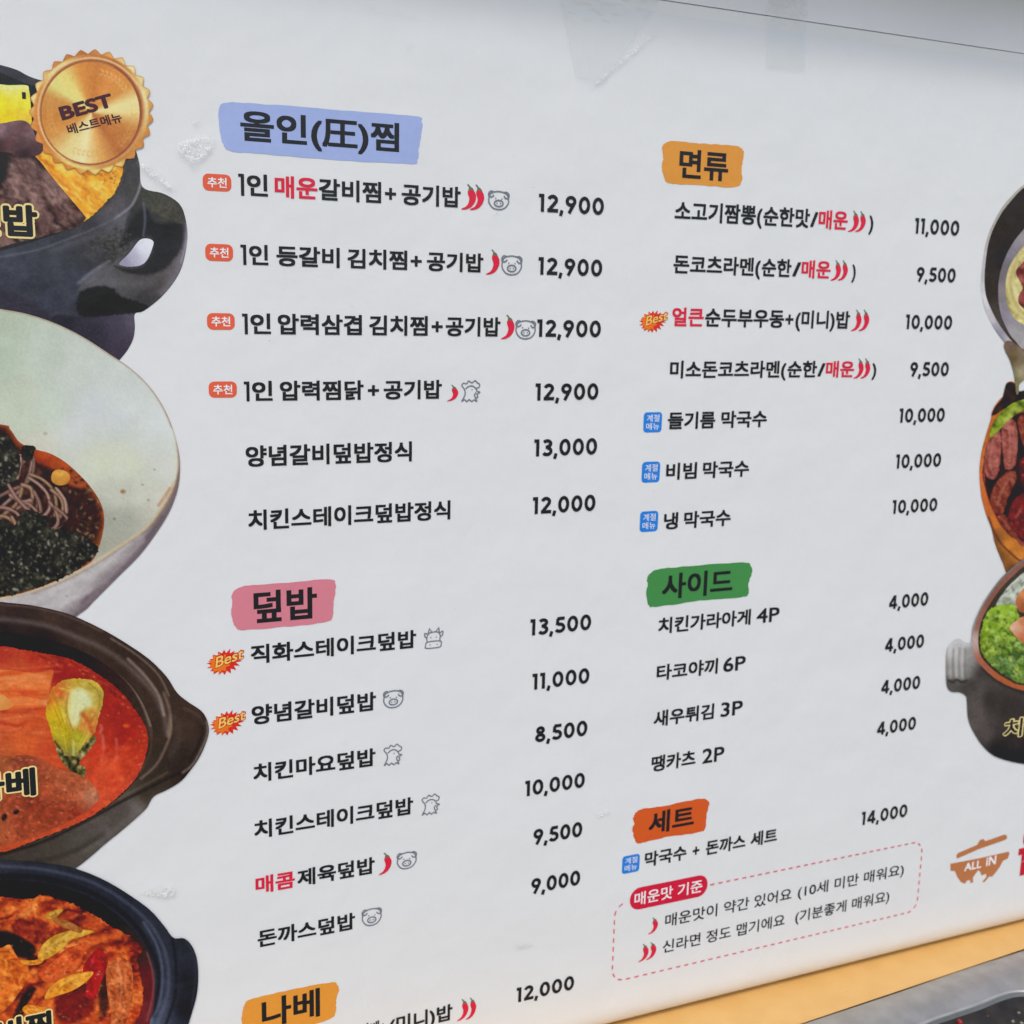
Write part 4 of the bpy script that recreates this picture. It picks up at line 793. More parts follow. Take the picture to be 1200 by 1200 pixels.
cut(cw, 'noodles', nd, 6, P5)
quick('sliced_meat', S((1230,296),(1208,300),(1194,312),(1190,320),(1195,330),(1198,338),(1194,345),(1193,354),(1200,362),(1220,372),(1280,376),(1280,300)), mulf(pal([(66,20,16),(116,48,40),(150,76,70),(174,110,104)], 9, 6, 3, .5, 4, 1.4), 4, .2), 7, P5)
# dish 6: grilled meat bowl with orange rim
b6 = S((1179,449),(1188,448),(1196,462),(1215,452),(1295,445),(1295,690),(1215,690),(1183,676),(1175,660),(1166,638),(1161.5,619),(1155.7,604),(1150.4,585),(1148,567),(1147.5,549),(1149,535),(1152,520),(1157,503),(1161,490),(1161.5,484),(1165,476),(1171,468),(1176.7,462), k=4)
cw.fill(b6, mulf(idw([(1150,560,206,120,56),(1153,590,200,110,50),(1165,615,214,126,50),(1180,640,228,146,50),(1195,655,228,150,60),(1165,635,120,78,34),(1172,650,112,72,34),(1190,665,104,62,32),(1160,625,130,80,48),(1158,500,190,110,50)]), 6, .08), 2, grow=2)
cw.stroke(SO((1158,606),(1164,622),(1173,637),(1184,648),(1197,658),(1230,672)), 2, (84,40,28), .85, 1.6)
P6 = cut(cw, 'food_picture', b6, 8, poster, label='printed photo of sliced grilled meat in an orange-rimmed bowl, right edge')
quick('dark_leaf', S((1179,449.5),(1188,449),(1193,458),(1205,456),(1240,450),(1240,480),(1200,480),(1180,478),(1166,486),(1161.5,486),(1166,476),(1174,466)), pal([(24,14,14),(48,30,24),(74,52,36)], 7, seed=5), 9, P6)
quick('meat_slices', S((1230,478),(1196,480),(1180,490),(1168,508),(1160,522),(1153,540),(1150.5,556),(1154,572),(1160,592),(1168,608),(1178,622),(1190,632),(1205,642),(1280,650),(1280,480)), mulf(pal([(84,28,22),(130,52,42),(160,78,66),(178,102,92)], 14, 8, 4, 1.3, 4, 1.2), 5, .14), 10, P6)
for (pts, c, al) in (([(1153,560),(1168,562),(1161,574)], (26,12,10), .95), ([(1190,484),(1197,484),(1199,520),(1197,545),(1191,520)], (28,14,12), .9), ([(1186,570),(1200,572),(1200,585),(1184,590),(1178,612),(1171,606),(1180,592)], (22,10,10), .9), ([(1172,498),(1174,548),(1176,550),(1175,500)], (84,26,18), .8)):
    cw.fill(S(*pts, k=3), c, 2.4, alpha=al)
for (pts, w, c, al) in (([(1160,530),(1158,550)], 8, (170,104,94), .5), ([(1182,510),(1181,540)], 8, (160,84,70), .5), ([(1170,585),(1168,598)], 6, (176,112,90), .5), ([(1190,606),(1192,622)], 10, (120,24,24), .6), ([(1189,512),(1193,514)], 3, (220,190,150), .8), ([(1191,540),(1193,544)], 3, (210,180,130), .8)):
    cw.stroke(SO(*pts), w, c, al, 3)
cw.fill(S((1230,480),(1196,482),(1178,494),(1164,512),(1155,535),(1152,556),(1156,580),(1164,600),(1176,618),(1190,630),(1205,638),(1280,645),(1280,482)), (40,14,12), 3, alpha=.9)
cut(cw, 'sauce_shadow', S((1230,482),(1196,484),(1179,495),(1165,513),(1156,535),(1153.5,556),(1157,580),(1165,599),(1177,616),(1191,628),(1205,636),(1278,643),(1278,484)), 11, P6)
def mslice(P_, stops, seed, lay, hl, rot=1.2):
    P_ = jag(S(*P_, k=4), .7, 2); cw.fill(P_, (30,8,8), 2.5, grow=1.2, alpha=.8); cw.fill(P_, mulf(pal(stops, 9, 4, seed, rot, 4, 1.3), 4, .14), 1.4, grow=.2)
    wet(cw, P_, 70, [(226,160,140),(90,26,18),(200,110,90)], (.5,1.5), .45)
    cw.stroke(SO(*hl), 2.4, (206,140,124), .5, 2.4); cut(cw, 'meat_slice', P_, lay, P6)
pk = [(112,48,38),(146,76,64),(166,96,84),(184,116,104)]; rd = [(70,12,14),(112,24,26),(140,44,38)]; br = [(96,34,24),(136,62,42),(164,92,68)]
mslice([(1194,545),(1204,532),(1225,530),(1240,560),(1220,574),(1200,572)], rd, 4, 11.3, [(1200,548),(1210,542)])
mslice([(1184,592),(1194,580),(1215,576),(1240,600),(1235,632),(1205,634),(1190,626),(1180,610)], rd, 6, 11.6, [(1190,606),(1196,596)])
mslice([(1192,490),(1210,486),(1235,500),(1232,530),(1206,530),(1198,520)], br, 5, 11.9, [(1204,500),(1206,515)])
mslice([(1152,546),(1155,524),(1162,508),(1170,502),(1172.5,520),(1171,546),(1166,560),(1157,560)], pk, 3, 12.2, [(1163,515),(1160,535),(1160,550)])
mslice([(1173.5,500),(1183,490),(1190,496),(1192,520),(1189,545),(1178,550),(1174,530)], pk, 8, 12.5, [(1182,500),(1183,520),(1182,536)])
mslice([(1160,580),(1166,566),(1178,554),(1188,552),(1190,562),(1181,582),(1174,602),(1166,600),(1160,590)], br, 9, 12.8, [(1182,560),(1172,578),(1168,592)])
mslice([(1168,607),(1176,602),(1184,616),(1192,628),(1186,630),(1176,620)], br, 2, 13.1, [(1176,610),(1182,620)])
for x, y in ((1190,513),(1192,541),(1188,583),(1194,546)): cw.dot(x, y, 1.8, 1.2, (226,200,160), .85, 1)
quick('lettuce', S((1159,512),(1161,500),(1168,488),(1178,478),(1192,470),(1215,466),(1215,482),(1196,482),(1184,490),(1172,502),(1162,512)), mulf(pal([(70,90,20),(112,130,30),(150,166,50),(176,186,96)], 6, 6, 3), 4, .12), 13.6, P6)
quick('mushroom_stem', S((1176,403),(1182,399),(1193,406),(1202,415),(1203,440),(1194,450),(1193,460),(1190,461),(1188,440),(1183,422),(1178,412)), mulf(idw([(1180,405,120,96,84),(1195,415,140,124,104),(1186,420,96,80,40),(1197,435,170,160,130),(1191,450,130,124,80)]), 5, .12), 14, P6)
# dish 7: chicken pot
b7 = S((1295,636),(1230,642),(1200,654),(1183,667),(1169,681),(1154,702),(1144,721),(1139,736),(1137,752),(1130,752),(1122,748),(1112,755),(1108.5,766),(1108,785),(1109,803),(1114,810),(1124,811),(1131,815),(1132.5,822),(1134,842),(1141.7,860),(1154,877),(1169,887.5),(1200,895),(1250,898),(1295,890), k=5)
cw.fill(b7, mulf(idw([(1112,765,196,194,190),(1120,770,190,190,186),(1130,765,170,168,162),(1112,780,140,138,134),(1118,785,170,168,162),(1125,790,176,174,168),(1130,790,130,128,122),(1115,800,84,78,72),(1128,805,70,64,58),(1136,800,60,54,48),(1140,830,92,84,78),(1138,850,96,88,82),(1150,860,80,72,68),(1160,820,60,52,46),(1180,830,58,50,44),(1190,870,52,44,40),(1170,880,34,30,28),(1190,889,16,14,14),(1150,790,66,58,52)], 3), 7, .06), 2, grow=2)
for x in (1113, 1120, 1127): cw.stroke(SO((x,758),(x-.5,775),(x,794)), 2, (214,212,206), .5, 2.4); cw.stroke(SO((x+3.4,760),(x+3,778),(x+3.4,794)), 1.6, (112,110,106), .5, 2)
cw.stroke(SO((1110,797),(1116,799),(1120,796),(1126,799),(1132,797)), 2.4, (40,36,34), .8, 2)
cw.stroke(SO((1150,800),(1146,830),(1156,860)), 8, (108,98,92), .35, 10); cw.stroke(SO((1150,782),(1166,797),(1184,806),(1200,812)), 3, (30,26,24), .6, 3)
cw.fill(S((1105,745),(1120,742),(1137,745),(1134,758),(1120,756),(1108,762)), (206,206,208), 7, alpha=.75)
P7 = cut(cw, 'food_picture', b7, 16, poster, label='printed photo of chicken and scallions in a brown pot with fluted handle, right edge')
rim = S((1295,640),(1230,646),(1200,657),(1184,669),(1170,683),(1155,704),(1145,723),(1140,740),(1139,754),(1141,769),(1149,780),(1163,793),(1180,803),(1200,809),(1240,814),(1295,812))
cw.fill(rim, idw([(1140,750,196,176,166),(1142,730,150,100,84),(1160,700,140,92,76),(1190,664,150,100,84),(1150,780,170,100,72),(1175,798,176,96,52),(1200,806,182,100,56)]), 2, grow=1); cut(cw, 'pot_rim', rim, 17, P7)
quick('pot_wall', S((1295,648),(1235,652),(1202,662),(1187,674),(1173,688),(1160,706),(1150,725),(1146,741),(1145.5,754),(1148,767),(1155,777),(1167,788),(1182,797),(1202,803),(1295,806)), mulf(idw([(1165,700,66,60,46),(1155,725,56,50,36),(1190,676,70,64,50),(1150,750,50,50,30)]), 6, .15), 18, P7)
for i in range(26):
    x, y = rr.uniform(1168, 1205), rr.uniform(668, 706); a = rr.uniform(.4, 1.3); l = rr.uniform(10, 24)
on2 = S((1166,709),(1178,690),(1190,678),(1204,668),(1240,664),(1240,712),(1200,712),(1180,714))
cw.fill(on2, pal([(120,126,104),(176,182,166),(214,220,206)], 6, 4, 3, -.8), 2)
for i in range(40):
    x, y = rr.uniform(1166, 1210), rr.uniform(674, 710); a = -rr.uniform(.5, 1.2); l = rr.uniform(8, 18); cw.stroke(SO((x,y),(x+l*.5*math.cos(a)+1, y+l*.5*math.sin(a)),(x+l*math.cos(a), y+l*math.sin(a)), k=4), 1.5, rr.choice([(228,232,222),(200,206,192),(150,156,132)]), .8, 1)
cut(cw, 'white_onion_shreds', on2, 19, P7)
sc_ = jag(S((1148,742),(1154,722),(1162,712),(1176,708),(1186,708),(1192,718),(1196,740),(1210,760),(1295,770),(1295,802),(1202,800),(1184,795),(1168,785),(1156,774),(1149,762)), 1.6)
cw.fill(sc_, mulf(idw([(1165,720,150,180,50),(1180,716,156,186,60),(1160,740,140,172,40),(1175,745,130,160,44),(1155,760,120,140,30),(1170,765,84,110,40),(1180,778,90,120,60),(1195,780,110,140,40),(1185,760,70,100,40)]), 5, .22), 2, grow=1)
for i in range(230):
    x, y = rr.uniform(1150, 1205), rr.uniform(712, 796); c = rr.choice([(172,200,66),(110,146,34),(196,214,110),(56,84,26),(150,182,60)]) if y < 765 else rr.choice([(60,96,40),(126,160,90),(160,180,110),(40,66,26),(150,176,50)])
    a = rr.uniform(0, 3.1); l = rr.uniform(2.5, 6); cw.stroke(SO((x,y),(x+l*.5*math.cos(a)+1, y+l*.5*math.sin(a)-1),(x+l*math.cos(a), y+l*math.sin(a)), k=3), rr.uniform(1.4,2.6), c, .6, 1.2)
for i in range(60):
    x, y = rr.uniform(1152, 1204), rr.uniform(720, 794); r = rr.uniform(1.6, 3.2); cw.stroke(arc(x, y, r, r*.8, rr.uniform(0,360), rr.uniform(500,640), 8), 1.1, rr.choice([(206,222,140),(186,206,90),(150,186,110)]), .8, 1)
for i in range(70):
    x, y = rr.uniform(1152, 1204), rr.uniform(716, 794); cw.dot(x, y, rr.uniform(.8,2), rr.uniform(.6,1.4), (28,44,16), .6, 1.2)
cut(cw, 'chopped_scallions', sc_, 20, P7)
quick('chicken_piece', S((1240,684),(1206,686),(1194,694),(1189,704),(1192,714),(1200,718),(1240,720)), mulf(idw([(1195,695,214,150,96),(1200,712,150,84,50),(1192,705,190,116,66)]), 5, .1), 21, P7)
quick('chicken_piece', S((1182,735),(1190,727),(1200,722),(1240,722),(1240,760),(1205,756),(1192,748)), mulf(idw([(1190,735,226,190,160),(1200,730,206,130,84),(1196,748,190,110,70)]), 5, .1), 21, P7)
outlined('치킨', 1174.5, 1222, 863, 860, 21.5, P7, 20, .0011, off=.015)

# ------------------------------------------------------------------ wall, frame, ledge, tray, tape
def noisy_mat(name, c1, c2, scale=40, rough=.5, metal=0.0, bump=0.0, bscale=200, coat=0.0):
    m, nt, b = mat_new(name)
    geo = nt.nodes.new('ShaderNodeNewGeometry'); n = nt.nodes.new('ShaderNodeTexNoise'); n.inputs['Scale'].default_value = scale; n.inputs['Detail'].default_value = 6
    nt.links.new(geo.outputs['Position'], n.inputs['Vector'])
    r = nt.nodes.new('ShaderNodeValToRGB'); r.color_ramp.elements[0].position = .35; r.color_ramp.elements[1].position = .65
    r.color_ramp.elements[0].color = (*c1, 1); r.color_ramp.elements[1].color = (*c2, 1)
    nt.links.new(n.outputs[0], r.inputs[0]); nt.links.new(r.outputs[0], b.inputs['Base Color'])
    b.inputs['Roughness'].default_value = rough; b.inputs['Metallic'].default_value = metal; b.inputs['Coat Weight'].default_value = coat
    if bump:
        n2 = nt.nodes.new('ShaderNodeTexNoise'); n2.inputs['Scale'].default_value = bscale; n2.inputs['Detail'].default_value = 4
        nt.links.new(geo.outputs['Position'], n2.inputs['Vector'])
        bp = nt.nodes.new('ShaderNodeBump'); bp.inputs['Strength'].default_value = bump; bp.inputs['Distance'].default_value = .001
        nt.links.new(n2.outputs[0], bp.inputs['Height']); nt.links.new(bp.outputs[0], b.inputs['Normal'])
    return m
M_WALL = noisy_mat('painted_wall', (.78,.78,.75), (.82,.82,.79), 9, .45, bump=.15, bscale=90)
M_STRIP = noisy_mat('mounting_board', (.76,.77,.73), (.79,.80,.76), 14, .35)
M_LEDGE = noisy_mat('yellow_laminate', (.67,.39,.12), (.71,.43,.145), 40, .42, bump=.08, bscale=300)
M_STEEL = noisy_mat('brushed_steel', (.40,.38,.35), (.48,.46,.43), 60, .38, metal=.7, bump=.25, bscale=500)
M_RIM = noisy_mat('steel_rim', (.60,.57,.52), (.68,.65,.60), 60, .3, metal=.85)
M_DARK = noisy_mat('dark_glaze', (.010,.008,.006), (.028,.022,.016), 60, .4, bump=.5, bscale=120)
M_CHILI = noisy_mat('red_chili', (.25,.01,.008), (.38,.02,.012), 60, .3)
M_SCAL = noisy_mat('pale_green_bits', (.12,.13,.08), (.28,.28,.20), 200, .5)
M_GROUND = noisy_mat('pale_paving', (.20,.20,.19), (.27,.27,.26), 3, .8, bump=.2, bscale=20)
M_GAP = noisy_mat('panel_gap', (.34,.34,.32), (.40,.40,.38), 60, .7)

def box(name, lo, hi, mat, parent=None, bev=.0):
    import bmesh
    bm = bmesh.new(); bmesh.ops.create_cube(bm, size=1)
    for v in bm.verts: v.co = Vector([lo[i]+(v.co[i]+.5)*(hi[i]-lo[i]) for i in range(3)])
    if bev: bmesh.ops.bevel(bm, geom=bm.edges[:], offset=bev, segments=3, affect='EDGES', profile=.6)
    me = bpy.data.meshes.new(name); bm.to_mesh(me); bm.free()
    o = mesh_obj(name, me, mat, parent); rebase(o); return o
def surf(name, rows, mat, parent=None, smooth=True):
    """surface through rows of 3D points"""
    n = len(rows[0]); vs_ = [tuple(p) for r in rows for p in r]
    fs = [(i*n+j, i*n+j+1, (i+1)*n+j+1, (i+1)*n+j) for i in range(len(rows)-1) for j in range(n-1)]
    me = bpy.data.meshes.new(name); me.from_pydata(vs_, [], fs); me.update()
    for p in me.polygons: p.use_smooth = smooth
    o = mesh_obj(name, me, mat, parent); rebase(o); return o

ZL = zb0 - .0012                                     # ledge level
g_ = box('ground', (-30,-40,-.1), (30,30,0), M_GROUND); tag(g_, kind='structure')
# mounting board behind the sheet; its upper edge shows as a pale strip, then a dark joint and the wall panel
A0, A1 = B(800, 4), B(1200, 63.3); sl = (A1[1]-A0[1])/(A1[0]-A0[0])
ztop = lambda x: A0[1]+sl*(x-A0[0])
def slanted(name, x0, x1, zlo, zhi, y0, y1, mat, parent=None):
    P = [(x0, zlo(x0)), (x1, zlo(x1)), (x1, zhi(x1)), (x0, zhi(x0))]
    vs_ = [(x, y0, z) for x, z in P]+[(x, y1, z) for x, z in P]
    fs = [(0,1,2,3),(7,6,5,4),(0,4,5,1),(1,5,6,2),(2,6,7,3),(3,7,4,0)]
    me = bpy.data.meshes.new(name); me.from_pydata(vs_, [], fs); me.update()
    o = mesh_obj(name, me, mat, parent); rebase(o)
    return o
o = slanted('mounting_board', XL-.02, XR+.02, lambda x: zb0+.05, ztop, .0005, .022, M_STRIP, poster)
o['label'] = 'pale board edge showing above the print'
w_ = slanted('wall', XL-.6, XR+.6, lambda x: ZL-.5, lambda x: ztop(x)+.0035*0, .0225, .06, M_GAP); tag(w_, kind='structure')
w_ = slanted('wall', XL-.6, XR+.6, lambda x: ztop(x)+.0009, lambda x: ztop(x)+.5, .001, .06, M_WALL); tag(w_, kind='structure')
# soffit of the window opening above: it shades the top of the poster
sof = box('soffit', (XL-.6, -.052, zt0+.066), (XR+.6, .0, zt0+.1), M_WALL, bev=.002); tag(sof, kind='structure')

# clear tape
def clear_mat(name, rough=.12, tint=(.95,.96,.94), op=.16):
    m, nt, b = mat_new(name)
    out = nt.nodes['Material Output']; tr = nt.nodes.new('ShaderNodeBsdfTransparent'); gl = nt.nodes.new('ShaderNodeBsdfGlossy'); lw = nt.nodes.new('ShaderNodeLayerWeight'); pw = nt.nodes.new('ShaderNodeMath'); pw.operation = 'POWER'; pw.inputs[1].default_value = 5; fr = nt.nodes.new('ShaderNodeMath'); fr.operation = 'MULTIPLY_ADD'; fr.inputs[1].default_value = .9; fr.inputs[2].default_value = .09; mx = nt.nodes.new('ShaderNodeMixShader')
    df = nt.nodes.new('ShaderNodeBsdfDiffuse'); df.inputs[0].default_value = (*tint, 1); m2 = nt.nodes.new('ShaderNodeMixShader'); m2.inputs[0].default_value = op
    tr.inputs[0].default_value = (.995,.995,.99,1); gl.inputs['Roughness'].default_value = rough; lw.inputs['Blend'].default_value = .5; nt.links.new(lw.outputs['Facing'], pw.inputs[0]); nt.links.new(pw.outputs[0], fr.inputs[0])
    nt.links.new(tr.outputs[0], m2.inputs[1]); nt.links.new(df.outputs[0], m2.inputs[2])
    nt.links.new(fr.outputs[0], mx.inputs[0]); nt.links.new(m2.outputs[0], mx.inputs[1]); nt.links.new(gl.outputs[0], mx.inputs[2]); nt.links.new(mx.outputs[0], out.inputs[0])
    return m
M_TAPE = clear_mat('clear_tape', .12, (.92,.93,.90), .05); M_FILM = clear_mat('clear_film', .16, (.9,.9,.9), 0.0)
def crinkle(name, region, mat, parent, amp, n=46, seed=1, base=.0017, sx=9.0, thresh=.35):
    """a blistered patch of clear film: raised, creased relief fading to nothing at its outline"""
    rr = np.random.RandomState(seed); P = spline(region, True, 5); P = Bn(P); lo, hi = P.min(0), P.max(0); ni = n; nj = max(8, int(n*(hi[1]-lo[1])/(hi[0]-lo[0]+1e-9)))
    X, Z = np.meshgrid(np.linspace(lo[0], hi[0], ni), np.linspace(lo[1], hi[1], nj), indexing='ij')
    d = sdf(P, X, Z); inside = d < 0
    nz = fbm(X*sx*60, Z*sx*60, seed, 4); rd = 1-np.abs(2*nz-1)
    H = (np.clip(rd-.50, 0, 1)*amp*.5+rr.rand(*X.shape)*amp*.012)*np.clip(-d/.004, 0, 1)*np.clip(fbm(X*180, Z*180, seed+3, 2)*3-.7, 0, 1)
    idx = -np.ones(X.shape, int); vs_, fs, fd = [], [], []
    for i in range(ni):
        for j in range(nj):
            if d[i, j] < .0008: idx[i, j] = len(vs_); vs_.append((X[i,j], -base-H[i,j], Z[i,j])); fd.append(float(np.clip(-d[i,j]/.0032, 0, 1)))
    for i in range(ni-1):
        for j in range(nj-1):
            q = (idx[i,j], idx[i+1,j], idx[i+1,j+1], idx[i,j+1])
            if min(q) >= 0: fs.append(q)
    me = bpy.data.meshes.new(name); me.from_pydata(vs_, [], fs); me.update(); at_ = me.attributes.new('fade', 'FLOAT', 'POINT'); at_.data.foreach_set('value', fd)
    o = mesh_obj(name, me, mat, parent); rebase(o); return o
def tape(name, quad, label, seed, cr=0.0, base=.0021):
    rr = np.random.RandomState(seed); q = [np.array(B(*p)) for p in quad]; n = 26; rows = []
    for i in range(n+1):
        a = q[0]+(q[3]-q[0])*i/n; b = q[1]+(q[2]-q[1])*i/n; r = []
        for j in range(13):
            p = a+(b-a)*j/12; k = max(0, 1-i/n*1.9)*(1 if rr.rand() < .7 else .3) if cr else 0
            h = .00005+cr*k*(abs(math.sin(j*.9+i*.7))*.6+rr.rand()*.5)
            jag = (rr.rand()-.5)*.0004 if i in (0, n) else 0
            r.append((p[0], -base-h, p[1]+jag))
        rows.append(r)
    o = surf(name, rows, M_TAPE, None, smooth=False); tag(o, label, 'tape'); return o
tape('clear_tape', [(898,-8),(944,-4),(942,82),(897,79)], 'short piece of clear tape across the top edge of the poster', 4, cr=.0024)

tape('clear_tape', [(654,-10),(776,-6),(706,97),(674,90)], 'wide torn piece of clear tape at the top centre with a creased diagonal edge', 9, cr=.0010)
# ledge under the poster
c0, c1, c2 = on_level(937.5, 1200, ZL), on_level(1050, 1162.5, ZL), on_level(1200, 1112, ZL)
dirv = (c2-c0).normalized(); L0 = c0-dirv*1.2; L1 = c2+dirv*1.0
nrm = Vector((dirv.y, -dirv.x, 0)); 
if nrm.y > 0: nrm = -nrm
back = .0152
rows = [[(L0.x, back, ZL), (L1.x, back, ZL)],
        [(L0.x, L0.y, ZL), (L1.x, L1.y, ZL)]]
for k in range(1, 6):
    a = k/5*math.pi/2; r = .0022
    rows.append([tuple(P_+nrm*r*math.sin(a)+Vector((0,0,-r*(1-math.cos(a))))) for P_ in (L0, L1)])
rows.append([tuple(P_+nrm*.0022+Vector((0,0,-.016))) for P_ in (L0, L1)])
ledge = surf('ledge', rows, M_LEDGE); tag(ledge, kind='structure')

# steel tray standing below the ledge edge
tray = empty('steel_tray', tuple(on_level(1150, 1190, ZL-.02))); tag(tray, 'grey steel tray with rounded rim holding dark glazed food, by the yellow ledge', 'tray')
ZT = ZL+.003
def tr(x, y, dz=0): return on_level(x, y, ZT+dz)
outer = [tr(860,1228), tr(937,1201.5), tr(1050,1164), tr(1125,1138), tr(1200,1114), tr(1290,1086)]
mid   = [tr(960,1232,-.001), tr(1010,1210,-.002), tr(1075,1186,-.003), tr(1128,1163,-.003), tr(1200,1143,-.003), tr(1290,1122,-.003)]
inner = [tr(960,1262,-.007), tr(1025,1228,-.007), tr(1086,1199,-.007), tr(1110,1190,-.007), tr(1144,1178.5,-.007), tr(1160,1172,-.007), tr(1173,1167,-.007), tr(1186,1163.5,-.007), tr(1202,1163,-.007), tr(1225,1166,-.007), tr(1260,1178,-.007)]
def sp3(P, k=16):
    out = []
    n = len(P)
    for i in range(n-1):
        p0 = P[max(0,i-1)]; p1 = P[i]; p2 = P[i+1]; p3 = P[min(n-1,i+2)]
        for s in range(k):
            t = s/k; out.append(.5*((2*p1)+(-p0+p2)*t+(2*p0-5*p1+4*p2-p3)*t*t+(-p0+3*p1-3*p2+p3)*t**3))
    out.append(P[-1]); return out
def resamp(P, n=70):
    P = [Vector(p) for p in P]; L = [0]
    for i in range(1, len(P)): L.append(L[-1]+(P[i]-P[i-1]).length)
    out = []
    for k in range(n+1):
        s_ = L[-1]*k/n; i = max(0, min(len(P)-2, int(np.searchsorted(L, s_))-1)); out.append(P[i].lerp(P[i+1], (s_-L[i])/max(1e-9, L[i+1]-L[i])))
    return out
so_, si_ = resamp(sp3(outer)), resamp(sp3(inner)); rows = []
for t_ in np.linspace(0, 1, 13):
    rows.append([a_.lerp(b_, t_)+Vector((0,0,.0050*math.sin(t_*math.pi)*(1-.3*t_))) for a_, b_ in zip(so_, si_)])
surf('flange', rows, M_STEEL, tray)
# outer wall of the tray
rows = [[p for p in sp3(outer)], [p+Vector((0,0,-.0015))+Vector((0,.0006,0)) for p in sp3(outer)], [p+Vector((0,.0006,-.03)) for p in sp3(outer)]]
surf('outer_wall', rows, M_STEEL, tray)
def tube(name, P, r, mat, parent, n=10):
    rows = []
    for i, p in enumerate(P):
        t = (P[min(i+1,len(P)-1)]-P[max(i-1,0)]).normalized(); s = t.cross(Vector((0,0,1))).normalized(); u = s.cross(t)
        rows.append([tuple(p+s*r*math.cos(a)+u*r*math.sin(a)) for a in [k/n*2*math.pi for k in range(n+1)]])
    return surf(name, rows, mat, parent)
si = sp3(inner)
tube('rim_bead', [p+Vector((0,0,.0012)) for p in si], .0015, M_RIM, tray)
rows = []
for k in range(8):
    rows.append([p+Vector((0,-.004-.010*k, -.002-.012*math.sin(min(1,k/4)*math.pi/2))) for p in si])
food = surf('dark_food', rows, M_DARK, tray)
def blob(name, c, r, mat, seed, parent):
    import bmesh
    rr = random.Random(seed); bm = bmesh.new(); bmesh.ops.create_icosphere(bm, subdivisions=2, radius=1)
    for v in bm.verts:
        k = rr.uniform(.8, 1.15); v.co = Vector((c[0]+v.co.x*r[0]*k, c[1]+v.co.y*r[1]*k, c[2]+v.co.z*r[2]*k))
    me = bpy.data.meshes.new(name); bm.to_mesh(me); bm.free()
    for p in me.polygons: p.use_smooth = True
    o = mesh_obj(name, me, mat, parent); rebase(o); return o
blob('chili_piece', on_level(1125, 1198, ZT-.008), (.0022,.003,.003), M_CHILI, 3, food)
for i, (x, y) in enumerate(((1194,1187),(1187,1197),(1197,1199),(1178,1203))): blob('scallion_piece', on_level(x, y, ZT-.009), (.0016,.0016,.0012), M_SCAL, i, food)

# glare on lifted film painted in as whitish flecks, thinning to the patch's edge
_nt = M_FILM.node_tree; m2_ = [n for n in _nt.nodes if n.type == 'MIX_SHADER' and not n.inputs[0].is_linked][0]
g2 = _nt.nodes.new('ShaderNodeNewGeometry'); nz = _nt.nodes.new('ShaderNodeTexNoise'); nz.inputs['Scale'].default_value = 240; nz.inputs['Detail'].default_value = 5; nz.inputs['Distortion'].default_value = 1.2
_nt.links.new(g2.outputs['Position'], nz.inputs['Vector']); fa = _nt.nodes.new('ShaderNodeAttribute'); fa.attribute_name = 'fade'
ad = _nt.nodes.new('ShaderNodeMath'); ad.operation = 'MULTIPLY_ADD'; ad.inputs[1].default_value = .42; _nt.links.new(fa.outputs['Fac'], ad.inputs[0]); _nt.links.new(nz.outputs[0], ad.inputs[2])
rp = _nt.nodes.new('ShaderNodeMapRange'); rp.inputs['From Min'].default_value = .82; rp.inputs['From Max'].default_value = 1.02; rp.inputs['To Max'].default_value = .42
_nt.links.new(ad.outputs[0], rp.inputs['Value']); _nt.links.new(rp.outputs[0], m2_.inputs[0])
dfn = [n for n in _nt.nodes if n.type == 'BSDF_DIFFUSE'][0]; dfn.inputs[0].default_value = (.97,.97,.97,1)
fr_ = [n for n in _nt.nodes if n.type == 'MATH' and n.operation == 'MULTIPLY_ADD' and n is not ad][0]
gk = _nt.nodes.new('ShaderNodeMath'); gk.operation = 'MULTIPLY'; mxn = [n for n in _nt.nodes if n.type == 'MIX_SHADER' and n is not m2_][0]
_nt.links.new(fr_.outputs[0], gk.inputs[0]); _nt.links.new(fa.outputs['Fac'], gk.inputs[1]); _nt.links.new(gk.outputs[0], mxn.inputs[0])
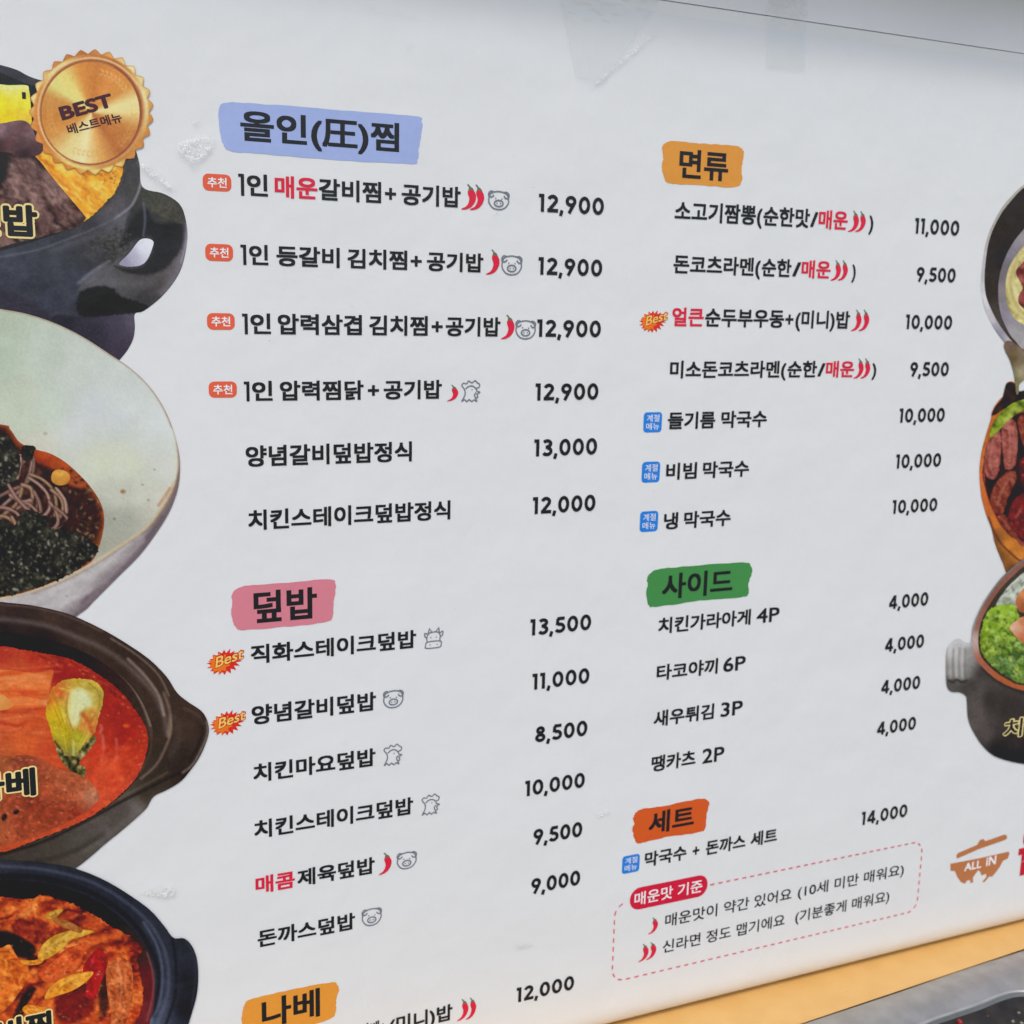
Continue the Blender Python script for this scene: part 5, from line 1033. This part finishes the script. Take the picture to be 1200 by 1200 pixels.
# blistered film patches
crinkle('film_blister', [(206,166),(222,158),(240,155),(256,162),(252,176),(240,190),(226,204),(218,194),(204,182)], M_FILM, poster, .0012, 60, 3)
crinkle('film_blister', [(160,186),(176,190),(192,204),(208,222),(196,226),(176,212),(162,200)], M_FILM, poster, .0010, 50, 5)
crinkle('film_blister', [(222,139),(237,136),(238,142),(226,150)], M_FILM, poster, .0009, 24, 6)
crinkle('film_blister', [(158,1050),(172,1040),(190,1036),(206,1036),(208,1048),(196,1056),(176,1052)], M_FILM, poster, .0012, 50, 8)
crinkle('film_blister', [(430,4),(450,10),(490,22),(488,27),(452,18),(432,12)], M_FILM, poster, .0010, 50, 10)
crinkle('film_blister', [(700,88),(730,62),(765,36),(770,42),(742,68),(706,98),(690,104)], M_FILM, poster, .0006, 60, 12)
crinkle('film_blister', [(474,52),(484,50),(487,58),(477,61)], M_FILM, poster, .0006, 16, 14)
crinkle('film_blister', [(698,952),(714,949),(716,954),(700,958)], M_FILM, poster, .0007, 24, 15)
crinkle('film_blister', [(600,1106),(620,1103),(624,1110),(606,1113)], M_FILM, poster, .0004, 24, 16)
# small specks of dirt on the sheet
rr = random.Random(5); polys = []
for i in range(46):
    x, z = B(rr.uniform(200, 1180), rr.uniform(60, 1130)); r = rr.uniform(.00018, .0004)
    polys.append([(x+r*rr.uniform(.6,1.2)*math.cos(a), z+r*rr.uniform(.6,1.2)*math.sin(a)) for a in [k/7*2*math.pi for k in range(7)]])
o = flat('dirt_specks', polys, PM('dirt', (176,172,166)), poster, 2); o['kind'] = 'stuff'

rr = random.Random(9); me_s = []
for i in range(26):
    c = on_level(rr.uniform(860, 1200), rr.uniform(1105, 1198), ZL+.00015)
    if c.y > -.004: continue
    r = rr.uniform(.00025, .0006); me_s.append([(c.x+r*math.cos(a)*rr.uniform(.7,1.3), c.y+r*math.sin(a)*rr.uniform(.7,1.3), c.z) for a in [k/7*2*math.pi for k in range(7)]])
vs_, fs = [], []
for q in me_s: fs.append(list(range(len(vs_), len(vs_)+7))); vs_ += q
me = bpy.data.meshes.new('ledge_specks'); me.from_pydata(vs_, [], fs); me.update()
o = mesh_obj('ledge_specks', me, PM('speck_brown', (176,122,60)), ledge); o['kind'] = 'stuff'; rebase(o)
